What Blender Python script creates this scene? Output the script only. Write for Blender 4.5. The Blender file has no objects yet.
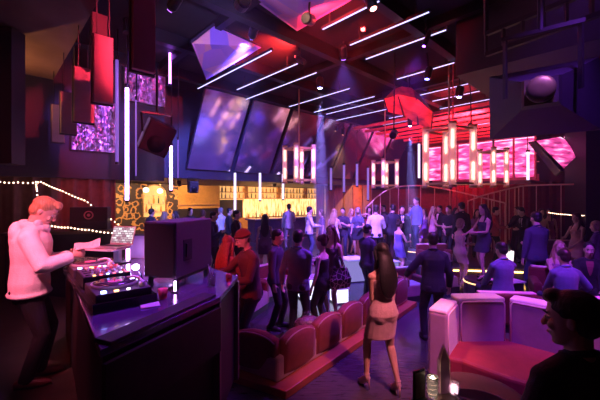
import bpy, math, random
from mathutils import Vector, Matrix, noise
random.seed(7)
PI = math.pi
scene = bpy.context.scene
COL = scene.collection
V = Vector
CAM_Z = 2.4
F = 330.0
HZ = 198.0
def P(px, py, Y):                       # a sighting at distance Y -> world point
    return V(((px-300)/F*Y, Y, CAM_Z-(py-HZ)/F*Y))
def G(px, py, z=0.0):                   # a sighting on the level z -> world point
    Y = F*(CAM_Z-z)/(py-HZ)
    return V(((px-300)/F*Y, Y, z))
UA = V((0.724, 0.690, 0)).normalized()  # the two axes of the room's plan
VA = V((-UA.y, UA.x, 0))
def AT(px, Y, z=0.0): return V(((px-300)/F*Y, Y, z))
def ZAT(py, Y): return CAM_Z-(py-HZ)/F*Y
def UV(u, v, z=0.0): return UA*u + VA*v + V((0, 0, z))
ROOM = math.atan2(UA.y, UA.x)

# ------------------------------------------------------------------ materials
MATS = {}
def mat(name, col, rough=.5, metal=0., emit=None, es=0., bump=0., bscale=60., var=.12, vscale=8., coat=0., alpha=None, trans=0., sheen=0., stretch=None):
    if name in MATS: return MATS[name]
    m = bpy.data.materials.new(name); m.use_nodes = True
    nt = m.node_tree; b = nt.nodes['Principled BSDF']
    b.inputs['Roughness'].default_value = rough
    b.inputs['Metallic'].default_value = metal
    c = (col[0], col[1], col[2], 1)
    b.inputs['Base Color'].default_value = c
    if coat: b.inputs['Coat Weight'].default_value = coat
    if sheen: b.inputs['Sheen Weight'].default_value = sheen
    if trans: b.inputs['Transmission Weight'].default_value = trans
    if emit is not None:
        b.inputs['Emission Color'].default_value = (emit[0], emit[1], emit[2], 1)
        b.inputs['Emission Strength'].default_value = es
    tc = nt.nodes.new('ShaderNodeTexCoord')
    vec = tc.outputs['Object']
    if stretch:
        mp = nt.nodes.new('ShaderNodeMapping'); mp.inputs['Scale'].default_value = stretch
        nt.links.new(vec, mp.inputs['Vector']); vec = mp.outputs['Vector']
    if var:
        n = nt.nodes.new('ShaderNodeTexNoise'); n.inputs['Scale'].default_value = vscale; n.inputs['Detail'].default_value = 3
        nt.links.new(vec, n.inputs['Vector'])
        r = nt.nodes.new('ShaderNodeValToRGB')
        r.color_ramp.elements[0].position = .3; r.color_ramp.elements[1].position = .7
        r.color_ramp.elements[0].color = tuple(max(0, x*(1-var)) for x in col)+(1,)
        r.color_ramp.elements[1].color = tuple(min(1, x*(1+var)) for x in col)+(1,)
        nt.links.new(n.outputs['Fac'], r.inputs['Fac']); nt.links.new(r.outputs['Color'], b.inputs['Base Color'])
    if bump:
        n2 = nt.nodes.new('ShaderNodeTexNoise'); n2.inputs['Scale'].default_value = bscale; n2.inputs['Detail'].default_value = 2
        nt.links.new(vec, n2.inputs['Vector'])
        bp = nt.nodes.new('ShaderNodeBump'); bp.inputs['Strength'].default_value = bump; bp.inputs['Distance'].default_value = .02
        nt.links.new(n2.outputs['Fac'], bp.inputs['Height']); nt.links.new(bp.outputs['Normal'], b.inputs['Normal'])
    MATS[name] = m
    return m
def glow(name, col, s): return mat(name, (.02, .02, .02), .4, emit=col, es=s, var=0)
def fabric(col, rough=.85):
    return mat('fabric_%d_%d_%d' % tuple(int(c*1000) for c in col), col, rough, bump=.25, bscale=90, sheen=.12 if max(col) > .12 else 0)

# ------------------------------------------------------------------ mesh collector
class MB:
    def __init__(s): s.v = []; s.f = []; s.mi = []; s.cur = 0
    def _add(s, vs, fs):
        o = len(s.v); s.v += [tuple(p) for p in vs]; s.f += [tuple(i+o for i in f) for f in fs]; s.mi += [s.cur]*len(fs)
        return s
    def loft(s, rings, caps=True, closed=False):
        n = len(rings[0]); vs = [p for r in rings for p in r]; fs = []
        k = len(rings)
        for a in range(k if closed else k-1):
            b = (a+1) % k
            for i in range(n):
                j = (i+1) % n
                fs.append((a*n+i, a*n+j, b*n+j, b*n+i))
        if caps and not closed:
            fs.append(tuple(reversed(range(n)))); fs.append(tuple((k-1)*n+i for i in range(n)))
        return s._add(vs, fs)
    def ering(s, c, rx, ry, X, Y, n=14, p=2.0):
        out = []
        for i in range(n):
            a = 2*PI*i/n; ca, sa = math.cos(a), math.sin(a)
            out.append(c + X*(rx*math.copysign(abs(ca)**(2/p), ca)) + Y*(ry*math.copysign(abs(sa)**(2/p), sa)))
        return out
    def tube(s, pts, rad, n=10, caps=True, closed=False):
        pts = [V(p) for p in pts]; k = len(pts)
        if not isinstance(rad, (list, tuple)): rad = [rad]*k
        rings = []; prev = None
        for i in range(k):
            if closed: d = pts[(i+1) % k]-pts[i-1]
            else: d = pts[min(i+1, k-1)]-pts[max(i-1, 0)]
            d.normalize()
            if prev is None:
                h = V((0, 0, 1)) if abs(d.z) < .9 else V((1, 0, 0))
                X = h.cross(d).normalized()
            else:
                X = (prev-d*prev.dot(d)).normalized()
            prev = X; Yv = d.cross(X)
            rings.append(s.ering(pts[i], rad[i], rad[i], X, Yv, n))
        return s.loft(rings, caps, closed)
    def ellip(s, c, r, R=None, n=14, m=8):
        c = V(c); rings = []
        for j in range(1, m):
            t = PI*j/m
            rr = math.sin(t); z = -math.cos(t)
            ring = []
            for i in range(n):
                a = 2*PI*i/n
                p = V((r[0]*rr*math.cos(a), r[1]*rr*math.sin(a), r[2]*z))
                ring.append(c+(R@p if R else p))
            rings.append(ring)
        o = len(s.v); s.loft(rings, caps=False)
        k = len(s.v); b = V((0, 0, -r[2])); t = V((0, 0, r[2]))
        s.v += [tuple(c+(R@b if R else b)), tuple(c+(R@t if R else t))]
        L = o+(m-2)*n
        for i in range(n):
            j = (i+1) % n
            s.f.append((o+j, o+i, k)); s.f.append((L+i, L+j, k+1)); s.mi += [s.cur]*2
        return s
    def box(s, c, size, rz=0., M=None):
        c = V(c); hx, hy, hz = size[0]/2, size[1]/2, size[2]/2
        R = M if M is not None else Matrix.Rotation(rz, 3, 'Z')
        vs = [c+R@V((x*hx, y*hy, z*hz)) for x, y, z in ((-1,-1,-1),(1,-1,-1),(1,1,-1),(-1,1,-1),(-1,-1,1),(1,-1,1),(1,1,1),(-1,1,1))]
        return s._add(vs, [(3,2,1,0),(4,5,6,7),(0,1,5,4),(1,2,6,5),(2,3,7,6),(3,0,4,7)])
    def bar(s, a, b, w, h=None, up=V((0, 0, 1))):
        a, b = V(a), V(b); h = h or w; d = (b-a); L = d.length; d.normalize()
        if abs(d.dot(up)) > .97: up = V((1, 0, 0))
        X = d.cross(up).normalized(); Z = X.cross(d)
        M = Matrix((X, d, Z)).transposed()
        return s.box((a+b)/2, (w, L, h), M=M)
    def prism(s, poly, z0, z1):
        n = len(poly)
        a = sum(poly[i][0]*poly[(i+1) % n][1]-poly[(i+1) % n][0]*poly[i][1] for i in range(n))
        if a < 0: poly = list(reversed(poly))
        vs = [(p[0], p[1], z0) for p in poly]+[(p[0], p[1], z1) for p in poly]
        fs = [tuple(reversed(range(n))), tuple(n+i for i in range(n))]+[(i, (i+1) % n, n+(i+1) % n, n+i) for i in range(n)]
        return s._add(vs, fs)
    def slab(s, pts, t):                 # a planar outline in space given a thickness t along its normal
        pts = [V(p) for p in pts]; n = len(pts)
        N = (pts[1]-pts[0]).cross(pts[2]-pts[0]).normalized()
        vs = pts+[p-N*t for p in pts]
        return s._add(vs, [tuple(range(n)), tuple(reversed(range(n, 2*n)))]+[(i, n+i, n+(i+1) % n, (i+1) % n) for i in range(n)])
    def lathe(s, c, prof, n=16, axis=None):
        c = V(c); X, Y, Z = V((1,0,0)), V((0,1,0)), V((0,0,1))
        if axis is not None:
            Z = V(axis).normalized(); h = V((0,0,1)) if abs(Z.z) < .9 else V((1,0,0)); X = h.cross(Z).normalized(); Y = Z.cross(X)
        return s.loft([s.ering(c+Z*z, max(r, 1e-4), max(r, 1e-4), X, Y, n) for r, z in prof])
    def build(s, name, m, parent=None, smooth=False, bevel=0., loc=None, seg=2):
        me = bpy.data.meshes.new(name); me.from_pydata(s.v, [], s.f)
        for x in (m if isinstance(m, (list, tuple)) else [m]): me.materials.append(x)
        if isinstance(m, (list, tuple)):
            me.polygons.foreach_set('material_index', s.mi)
        me.validate()
        o = bpy.data.objects.new(name, me); COL.objects.link(o)
        if smooth: me.polygons.foreach_set('use_smooth', [True]*len(me.polygons))
        if bevel:
            b = o.modifiers.new('bevel', 'BEVEL'); b.width = bevel; b.segments = seg; b.limit_method = 'ANGLE'; b.angle_limit = .6
        if loc is not None: o.location = loc
        if parent is not None: o.parent = parent
        return o
    def remesh(s, name, m, vox, parent=None, sm=3, fac=.5):
        o = s.build(name, m)
        r = o.modifiers.new('r', 'REMESH'); r.mode = 'VOXEL'; r.voxel_size = vox
        if sm:
            k = o.modifiers.new('s', 'SMOOTH'); k.iterations = sm; k.factor = fac
        dg = bpy.context.evaluated_depsgraph_get(); dg.update()
        me = bpy.data.meshes.new_from_object(o.evaluated_get(dg), depsgraph=dg)
        old = o.data; o.modifiers.clear(); o.data = me; me.name = name
        bpy.data.meshes.remove(old)
        me.polygons.foreach_set('use_smooth', [True]*len(me.polygons))
        if parent is not None: o.parent = parent
        return o
def tag(o, label, cat, group=None, kind=None):
    o['label'] = label; o['category'] = cat
    if group: o['group'] = group
    if kind: o['kind'] = kind
    return o
def thing(name, label, cat, loc=(0, 0, 0), rz=0., group=None):
    o = bpy.data.objects.new(name, None); COL.objects.link(o); o.location = loc; o.rotation_euler = (0, 0, rz)
    o.empty_display_size = .1
    return tag(o, label, cat, group)
def struct(o):
    o['kind'] = 'structure'; return o
def copy_tree(o, parent=None):
    c = o.copy(); COL.objects.link(c)
    if parent is not None: c.parent = parent
    for ch in list(o.children): copy_tree(ch, c)
    return c
# ------------------------------------------------------------------ people
def ss(a, b, x):
    t = max(0., min(1., (x-a)/(b-a))); return t*t*(3-2*t)
TORSO = {'m': [(-.15,.110,.085),(-.07,.163,.112),(.02,.166,.114),(.11,.150,.104),(.20,.146,.101),(.31,.164,.116),(.39,.172,.116),(.45,.150,.096),(.485,.105,.074),(.52,.068,.060),(.56,.056,.056)],
         'f': [(-.15,.110,.085),(-.07,.172,.124),(.01,.165,.118),(.09,.135,.097),(.17,.116,.086),(.27,.132,.098),(.36,.142,.104),(.42,.132,.086),(.465,.088,.064),(.50,.058,.050),(.56,.048,.048)]}
ARMS = {'down': (.075,.05,-.53), 'fwd': (-.06,.33,-.27), 'drink': (-.08,.27,-.16), 'cross': (-.24,.20,-.30), 'hip': (.10,.02,-.40), 'out': (.20,.22,-.36),
        'back': (.02,-.14,-.50), 'lap': (-.06,.34,-.42), 'front': (-.13,.16,-.46), 'reach': (-.02,.44,-.22), 'rail': (.06,.40,-.36), 'up': (.05,.22,.12), 'loose': (.11,.08,-.51)}
SKIN = {'fair': (.62,.40,.31), 'tan': (.46,.27,.18), 'dark': (.20,.11,.075)}
HAIRC = {'black': (.008,.007,.007), 'brown': (.03,.018,.012), 'blond': (.36,.24,.12), 'red': (.24,.05,.03), 'grey': (.25,.24,.24), 'auburn': (.08,.028,.018)}
def ik(S, T, a, b, pole):
    d = T-S; L = d.length
    if L > (a+b)*.995: d *= (a+b)*.995/L; L = d.length; T = S+d
    d.normalize(); x = (a*a-b*b+L*L)/(2*L); h = math.sqrt(max(0, a*a-x*x))
    p = pole-d*pole.dot(d); p.normalize()
    return S+d*x+p*h, T
def limb(mb, pts, rad, n=12):
    # smooth, tapering limb: interpolate between the joints
    P_, R_ = [], []
    for i in range(len(pts)-1):
        for t in (0, .33, .66):
            P_.append(pts[i].lerp(pts[i+1], t)); R_.append(rad[i]*(1-t)+rad[i+1]*t)
    P_.append(pts[-1]); R_.append(rad[-1])
    mb.tube(P_, R_, n)
def hand(mb, w, d, n_hint, up, curl=.5, s=1.):
    d = d.normalized(); n = (n_hint-d*n_hint.dot(d)).normalized(); k = n.cross(d)
    if k.dot(up) < 0: k = -k
    M = Matrix((k, n, d)).transposed()
    mb.ellip(w+d*.048*s, (.040*s, .017*s, .058*s), M, 12, 8)
    mb.tube([w-d*.03*s, w+d*.02*s], [.025*s, .026*s], 10)
    for i, (off, L) in enumerate(((.031,.070),(.011,.080),(-.010,.075),(-.030,.058))):
        p = w+d*(.088-abs(off)*.25)*s+k*off*s; pts = [w+d*.05*s+k*off*.8*s, p]; ang = curl*(.45+.12*i)
        q = p
        for j, f in enumerate((.45,.32,.23)):
            dd = d*math.cos(ang)+n*math.sin(ang)+k*(off*1.6)
            q = q+dd.normalized()*L*f*s; pts.append(q); ang += curl*.75
        mb.tube(pts, [.0095*s,.0095*s,.0088*s,.008*s,.0065*s], 8)
    p = w+d*.022*s+k*.028*s; q = p+(d*.55+k*.65+n*.35).normalized()*.042*s; r = q+(d*.9+k*.15+n*.5).normalized()*.032*s
    mb.tube([w+d*.015*s+k*.01*s, p, q, r], [.013*s,.0125*s,.0105*s,.008*s], 8)
def fabr(c, **k): return fabric(c)
PEOPLE = []
def person(label, at=None, px=None, Y=None, z0=0., H=1.75, sex='m', face=90., lean=0., side=0., twist=0., turn=0., nod=.1, aR='down', aL='down',
           sit=None, feet=None, skin='fair', hair='short', hc='black', top=None, tc=(.02,.02,.03), bot='trousers', bc=(.015,.015,.02), dress=None,
           shoes=(.012,.012,.012), heels=0., vox=.014, cvox=None, eyes=False, group=None, hem=-.12, hemz=-.34, curl=.5, collar=None, shirt=None, tie=None):
    x, y = (at if at is not None else ((px-300)/F*Y, Y))
    s = H/1.75; lift = heels
    cvox = cvox or max(vox, .012)
    X0, Y0, Z0 = V((1,0,0)), V((0,1,0)), V((0,0,1))
    pel = V((0, 0, (sit+.105)/s if sit is not None else .93+lift/s))
    if sit is None and feet is None: feet = ((-.10, .02), (.10, -.01))
    if feet is None: feet = ((-.11,.46), (.12,.42))
    # spine frames
    def frame(h):
        t = ss(-.02, .26, h); l = lean*t; sd = side*t; tw = twist*t
        X = Matrix.Rotation(-tw, 3, 'Z')@X0; Yv = Matrix.Rotation(-tw, 3, 'Z')@Y0
        up = (Z0*math.cos(l)+Yv*math.sin(l)+X*math.sin(sd)).normalized()
        Xn = (X-up*X.dot(up)).normalized()
        return up, Xn, up.cross(Xn)
    def at_h(h):
        p = pel.copy(); n = max(1, int(abs(h)/.04)); st = h/n; hh = 0
        for i in range(n):
            p = p+frame(hh+st/2)[0]*st; hh += st
        return p
    def tring(mb, h, rx, ry, n=16, yo=0.):
        up, X, Yv = frame(h); return mb.ering(at_h(h)+Yv*yo, rx, ry, X, Yv, n)
    T = TORSO[sex]
    if sex == 'f': T = [(h, rx*1.09, ry*1.04) for h, rx, ry in T]
    shw = .174 if sex == 'm' else .164
    shh = .428 if sex == 'm' else .415
    up, XT, YT = frame(.45)
    sh = {k: at_h(shh)+XT*(sg*shw) for k, sg in (('L',-1),('R',1))}
    arm = {}
    yaw = Matrix.Rotation(-twist, 3, 'Z')
    for k, sg, a in (('L',-1,aL),('R',1,aR)):
        if isinstance(a, str): a = ARMS[a]
        loc = yaw@V((sg*a[0], a[1], a[2]))
        el, wr = ik(sh[k], sh[k]+loc, .285, .255, yaw@V((sg*.55,-.75,-.25)))
        arm[k] = (sh[k], el, wr)
    leg = {}
    for k, sg, f in (('L',-1,feet[0]),('R',1,feet[1])):
        hip = pel+V((sg*.088,0,-.05)); az = .085+lift/s+(f[2] if len(f) > 2 else 0)
        kn, an = ik(hip, V((f[0], f[1], az)), .425, .405, V((sg*.12, 1, .15)))
        leg[k] = (hip, kn, an)
    neck0 = at_h(.51); nb = at_h(.562)
    hd_up = frame(.6)
    Rh = Matrix((hd_up[1], hd_up[2], hd_up[0])).transposed()@Matrix.Rotation(-turn, 3, 'Z')@Matrix.Rotation(-nod, 3, 'X')
    hc0 = nb+Rh@V((0,.014,.128))
    def H_(p): return hc0+Rh@V(p)*1.07
    g = .94 if sex == 'f' else 1.
    # ---- body
    mb = MB()
    mb.loft([tring(mb, h, rx, ry) for h, rx, ry in T])
    for sg in (-1, 1): limb(mb, [at_h(.52), at_h(shh+.02)+XT*sg*shw*.85], (.045,.045) if sex == 'm' else (.038,.036))
    if sex == 'f':
        for sg in (-1, 1):
            mb.ellip(at_h(.315)+XT*sg*.062+YT*.072, (.055,.050,.055))
            mb.ellip(pel+V((sg*.07,-.056,-.055)), (.092,.075,.10))
    else:
        for sg in (-1, 1): mb.ellip(pel+V((sg*.075,-.06,-.06)), (.08,.07,.08))
    mb.tube([neck0-up*.02, nb, hc0+Rh@V((0,-.02,-.04))], [.058*g,.053*g,.055*g], 12)
    hr = []
    for z, rx, ry, yo in ((-.118,.020,.022,.050),(-.105,.036,.040,.040),(-.080,.048,.060,.024),(-.04,.060,.080,.008),(.0,.068,.090,.0),(.035,.072,.096,-.004),(.065,.071,.094,-.006),(.092,.060,.080,-.007),(.110,.038,.050,-.008),(.119,.012,.015,-.008)):
        hr.append(mb.ering(H_((0,yo,z)), rx*g*1.07, ry*g*1.07, Rh@X0, Rh@Y0, 16))
    mb.loft(hr)
    mb.tube([H_((0,.088*g,.018)), H_((0,.100*g,-.008)), H_((0,.113*g,-.030)), H_((0,.098*g,-.036))], [.008,.010,.0125,.008], 8)
    mb.ellip(H_((0,.080*g,.030)), (.050,.016,.012), Rh)
    for sg in (-1, 1):
        mb.ellip(H_((sg*.0345,.074*g,-.030)), (.020,.018,.020), Rh)
        mb.ellip(H_((sg*.071*g,-.008,-.008)), (.008,.018,.031), Rh)
        mb.ellip(H_((sg*.013,.107*g,-.034)), (.010,.011,.009), Rh)
    mb.ellip(H_((0,.086*g,-.062)), (.024,.011,.006), Rh); mb.ellip(H_((0,.083*g,-.074)), (.021,.011,.007), Rh)
    mb.ellip(H_((0,.066,-.103)), (.024,.020,.018), Rh)
    ra = (.052,.046,.038,.040,.026) if sex == 'm' else (.042,.037,.031,.032,.021)
    for k, sg in (('L',-1),('R',1)):
        S, E, W = arm[k]
        mb.ellip(S, (.058*(1 if sex == 'm' else .82),)*3)
        limb(mb, [at_h(shh-.02)+XT*sg*.10, S, S.lerp(E,.45), E, E.lerp(W,.25), W], (.06 if sex == 'm' else .05,)+ra)
        d = (W-E).normalized()
        hand(mb, W, d, yaw@V((-sg, -.15, -.1)), Y0+Z0*.6, curl)
        Hp, K, A = leg[k]
        limb(mb, [Hp, Hp.lerp(K,.35), K, K.lerp(A,.28), A], (.092,.080,.056,.056,.034) if sex == 'm' else (.094,.080,.052,.053,.030))
        fo = V((sg*.12,1,0)).normalized(); dz = -lift/s*.8
        if heels: mb.tube([A+V((0,0,0)), A+fo*-.02+V((0,0,-.035)), A+fo*.07+V((0,0,-.05+dz*.5)), A+fo*.13+V((0,0,-.062+dz)), A+fo*.17+V((0,0,-.066+dz))], [.034,.034,.03,.026,.014], 10)
        else: mb.tube([A+fo*-.055+V((0,0,-.05)), A+V((0,0,-.035)), A+fo*.07+V((0,0,-.052)), A+fo*.15+V((0,0,-.062))], [.03,.037,.033,.022], 10)
    mk = mat('skin_'+skin, SKIN[skin], .5, bump=.05, bscale=150, var=.06)
    body = mb.remesh('person', mk, vox, None, 3, .45)
    tag(body, label, 'person', group)
    # ---- clothes
    def torso_cloth(m_, lo, hi, inf, flare=0., n=18):
        if hi > .45:
            for sg in (-1, 1): limb(m_, [at_h(.515), at_h(shh+.02)+XT*sg*shw*.9], ((.045,.045) if sex == 'm' else (.038,.036)) if inf < .01 else ((.045+inf*.7,.045+inf*.7) if sex == 'm' else (.040+inf*.5,.038+inf*.5)))
        hs = [h for h, _, _ in T if lo < h < hi]; hs = [lo]+hs+[hi]
        def rad(h):
            for (a, ax, ay), (b, bx, by) in zip(T, T[1:]):
                if a <= h <= b:
                    t = (h-a)/(b-a); return ax+(bx-ax)*t, ay+(by-ay)*t
            return T[0][1:] if h < T[0][0] else T[-1][1:]
        rings = []
        for h in hs:
            rx, ry = rad(max(h, -.07)); fl = flare*ss(.12, lo, h) if lo < .1 else 0
            rings.append(tring(m_, h, rx+inf+fl, ry+inf+fl, n))
        m_.loft(rings)
    if top:
        c = MB(); inf = {'jacket': .021, 'hoodie': .042, 'shirt': .017, 'tee': .015, 'tank': .009}[top]
        torso_cloth(c, hem, .515 if top not in ('tank',) else .40, inf, .018 if top in ('jacket','shirt') else .0)
        if sex == 'f':
            for sg in (-1, 1): c.ellip(at_h(.315)+XT*sg*.062+YT*.074, (.058+inf*.3,)*3)
        sl = {'jacket': .98, 'hoodie': .98, 'shirt': .96, 'tee': .42, 'tank': 0}[top]
        for k, sg in (('L',-1),('R',1)):
            S, E, W = arm[k]
            ai = {'jacket': .020, 'hoodie': .030, 'shirt': .013, 'tee': .016, 'tank': .0}[top]
            if sl > .5:
                En = W-(W-E).normalized()*.012
                c.ellip(S, (ra[0]+ai-.002,)*3)
                limb(c, [at_h(shh-.02)+XT*sg*.10, S, S.lerp(E,.5), E, E.lerp(En,.3), En], (.060,ra[0]+ai-.004,ra[1]+ai,ra[2]+ai+.006,ra[3]+ai*.9,ra[4]+ai*.8+.004))
            elif sl:
                c.ellip(S, (ra[0]+ai-.004,)*3)
                limb(c, [at_h(shh-.02)+XT*sg*.10, S, S.lerp(E,.62)], (.056,ra[0]+ai-.004,ra[1]+ai+.004))
            else:
                limb(c, [at_h(.37)+XT*sg*.085+YT*.08, at_h(.475)+XT*sg*.085, at_h(.37)+XT*sg*.085-YT*.075], (.014,.012,.014))
        if top == 'hoodie':
            ringp = [at_h(.53-.02*math.cos(a))+XT*math.sin(a)*.105+YT*(.01+math.cos(a)*.085) for a in [2*PI*i/14 for i in range(14)]]
            c.tube(ringp, .042, 10, closed=True)
            c.ellip(at_h(.47)-YT*.115, (.13,.06,.10)); c.ellip(at_h(.40)-YT*.125, (.10,.045,.10))
            for z, r in ((hem+.015,.05),):
                rr = [q for q in tring(c, z, .2, .15, 18)]
                c.tube(rr, .022, 8, closed=True)
        nm = {'jacket':'jacket','hoodie':'hoodie','shirt':'shirt','tee':'tee_shirt','tank':'tank_top'}[top]
        co = c.remesh(nm, fabric(tc), cvox, body, 2, .5)
        if collar is not None or top in ('jacket','shirt'):
            q = MB(); cc = collar or (tc if top == 'shirt' else tuple(min(1, v*1.4+.004) for v in tc))
            rp = [at_h(.535-.025*math.cos(a))+XT*math.sin(a)*.068+YT*(.004+math.cos(a)*.066) for a in [2*PI*i/12 for i in range(12)]]
            q.tube(rp, .016, 6, closed=True); q.build('collar', fabric(cc), body, True)
        if shirt is not None:
            q = MB()
            rows = [(at_h(h)+YT*(yy+(inf-.026)), w_) for h, yy, w_ in ((.495,.095,.05),(.455,.130,.05),(.40,.150,.042),(.32,.152,.028),(.25,.146,.008))]
            q.loft([[p-XT*w_-YT*.03, p+XT*w_-YT*.03, p+XT*w_, p-XT*w_] for p, w_ in rows])
            q.build('shirt_front', fabric(shirt), body)
        if tie is not None:
            q = MB(); q.loft([[p-XT*w_-YT*.03, p+XT*w_-YT*.03, p+XT*w_, p-XT*w_] for p, w_ in [(at_h(h)+YT*yy, w_) for h, yy, w_ in ((.49,.112,.014),(.455,.140,.012),(.40,.158,.016),(.27,.162,.022))]])
            q.build('tie', fabric(tie), body)
    def legs_cloth(m_, upto, inf):
        for k in 'LR':
            Hp, K, A = leg[k]; A2 = A+V((0,0,-.03)) if upto >= 1 else None
            if upto >= 1: limb(m_, [Hp, Hp.lerp(K,.35), K, K.lerp(A2,.35), A2], (.100+inf,.088+inf,.068+inf,.064+inf,.058+inf))
            else: limb(m_, [Hp, Hp.lerp(K,.4), Hp.lerp(K, upto)], (.102+inf,.092+inf,.080+inf))
    if dress is None and bot == 'trousers':
        c = MB(); torso_cloth(c, -.16, .09, .012)
        for sg in (-1, 1): c.ellip(pel+V((sg*.075,-.062,-.06)), (.088,.080,.088))
        legs_cloth(c, 1, .0 if sex == 'm' else -.003); c.remesh('trousers', fabric(bc), cvox, body, 2, .5)
    def skirt(m_, hi, inf):
        lo = hemz
        for h in ([hi+(lo-hi)*i/6 for i in range(7)],):
            rings = []
            for hh in h:
                if hh > -.05:
                    rx, ry = (.17 if sex == 'f' else .166), .122; f = ss(.16, .0, hh)
                    rings.append(m_.ering(at_h(hh), .122+(.056*f)+inf, .090+.045*f+inf, X0, Y0, 18))
                else:
                    z = pel.z+hh; cs = []
                    for k in 'LR':
                        Hp, K, A = leg[k]; t = max(0, min(1, (Hp.z-z)/max(.05, Hp.z-K.z))); cs.append(Hp.lerp(K, t))
                    m_c = (cs[0]+cs[1])/2; hw = abs(cs[1].x-cs[0].x)/2; hd = abs(cs[1].y-cs[0].y)/2
                    rad_ = .104-.02*min(1, (-.05-hh)/.35)
                    bl = ss(-.05,-.14,hh)
                    yo = V((m_c.x*bl, m_c.y*bl-.012*(1-bl), z))
                    rings.append(m_.ering(yo, hw+rad_+inf, rad_+hd+.026*(1-bl*.6)+inf, X0, Y0, 18))
            m_.loft(rings)
    if dress is not None:
        c = MB(); torso_cloth(c, -.08, .385, .010)
        for sg in (-1, 1):
            c.ellip(at_h(.315)+XT*sg*.062+YT*.074, (.060,.056,.058)); c.ellip(pel+V((sg*.062,-.050,-.05)), (.108,.084,.125))
        if sit is None: skirt(c, .10, .008)
        else: legs_cloth(c, .62, .012)
        for sg in (-1, 1):
            c.tube([at_h(.36)+XT*sg*.075+YT*.085, at_h(.475)+XT*sg*.075+YT*.01, at_h(.44)+XT*sg*.07-YT*.06, at_h(.34)+XT*sg*.05-YT*.095], .011, 8)
        c.remesh('dress', dress if not isinstance(dress, tuple) else fabric(dress), cvox, body, 2, .5)
    if bot == 'skirt':
        c = MB(); skirt(c, .10, .014); c.remesh('skirt', fabric(bc), cvox, body, 2, .5)
    for k, sg in (('L',-1),('R',1)):
        Hp, K, A = leg[k]; c = MB(); fo = V((sg*.12,1,0)).normalized(); dz = -lift/s*.8
        if heels:
            c.tube([A+fo*-.048+V((0,0,-.03)), A+fo*-.02+V((0,0,-.062)), A+fo*.06+V((0,0,-.075+dz*.55)), A+fo*.12+V((0,0,-.075+dz)), A+fo*.185+V((0,0,-.076+dz))], [.022,.03,.03,.034,.014], 10)
            c.tube([A+fo*-.045+V((0,0,-.03)), A+fo*-.055+V((0,0,-A.z*.0-.085-lift/s+.005))], [.017,.006], 8)
            an_ = [A+V((math.cos(t)*.037, math.sin(t)*.037, -.005)) for t in [2*PI*i/10 for i in range(10)]]
            c.tube(an_, .006, 6, closed=True)
            c.build('shoe', fabric(shoes, .5), body, True)
        else:
            c.tube([A+fo*-.085+V((0,0,-.045)), A+fo*-.07+V((0,0,-.042)), A+fo*-.01+V((0,0,-.030)), A+fo*.07+V((0,0,-.046)), A+fo*.15+V((0,0,-.054)), A+fo*.195+V((0,0,-.058))], [.018,.036,.046,.042,.034,.014], 12)
            c.tube([A+fo*-.085+V((0,0,-.072)), A+fo*.0+V((0,0,-.072)), A+fo*.12+V((0,0,-.072)), A+fo*.205+V((0,0,-.072))], [.012,.013,.013,.008], 8)
            c.remesh('shoe', fabric(shoes, .5), max(.008, vox*.8), body, 1, .4)
    # ---- hair
    hm = mat('hair_'+hc, HAIRC[hc], .45, bump=.25, bscale=40, var=.3, vscale=30, stretch=(3,3,.4))
    c = MB()
    if hair != 'bald':
        if hair == 'cap':
            c.ellip(H_((0,-.012,.060)), (.091,.112,.086), Rh); c.tube([H_((math.sin(a)*.083, -.010+math.cos(a)*.101, .050+.012*math.cos(a))) for a in [2*PI*i/16 for i in range(16)]], .014, 8, closed=True)
            c.remesh('beanie', fabric((.16,.03,.03)), cvox*.8, body, 2, .5); c = MB()
            c.ellip(H_((0,-.045,-.02)), (.066,.055,.06), Rh)
            c.ellip(H_((0,.052,-.088)), (.052,.046,.034), Rh)     # beard
        else:
            c.ellip(H_((0,-.016,.052)), (.089*g,.108*g,.088), Rh)
            c.ellip(H_((0,-.046,.0)), (.080*g,.070,.082), Rh)
            if hair == 'quiff':
                c.ellip(H_((0,.060,.100)), (.058,.045,.034), Rh); c.ellip(H_((.02,.085,.085)), (.040,.026,.024), Rh)
            if hair in ('long','wavy','pony'):
                hp = H_((0,-.045,.02)); bk = at_h(.44)-YT*.125; lo = at_h(.17)-YT*.13
                if hair == 'pony':
                    c.tube([H_((0,-.09,.05)), H_((0,-.15,.02)), bk-YT*.02, lo+up*.05], [.03,.038,.035,.012], 10)
                else:
                    rings = []
                    for t, w_, d_ in ((0,.086,.060),(.15,.098,.060),(.3,.112,.056),(.45,.122,.052),(.6,.126,.048),(.75,.116,.042),(.88,.088,.032),(1,.035,.016)):
                        p = hp*(1-t)**2+bk*(2*t*(1-t))+lo*t*t-YT*.02*math.sin(t*3)
                        rings.append(c.ering(p, w_, d_, XT, YT, 16))
                    c.loft(rings)
                    for sg in (-1, 1):
                        c.tube([H_((sg*.050,.045,.085)), H_((sg*.078,.012,.03)), H_((sg*.080,-.012,-.07)), at_h(.475)+XT*sg*.085+YT*.02, at_h(.36)+XT*sg*.09+YT*(.09 if hair == 'wavy' else -.06)], [.018,.026,.030,.032,.012], 10)
            if hair == 'bun':
                c.ellip(H_((0,-.075,.110)), (.048,.048,.042), Rh)
            if hair == 'bob':
                for sg in (-1, 1): c.tube([H_((sg*.05,.04,.085)), H_((sg*.08,.0,.02)), H_((sg*.074,-.01,-.10))], [.02,.03,.02], 10)
                c.ellip(H_((0,-.055,-.05)), (.08,.05,.07), Rh)
        c.remesh('hair', hm, cvox*.75, body, 2, .45)
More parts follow.
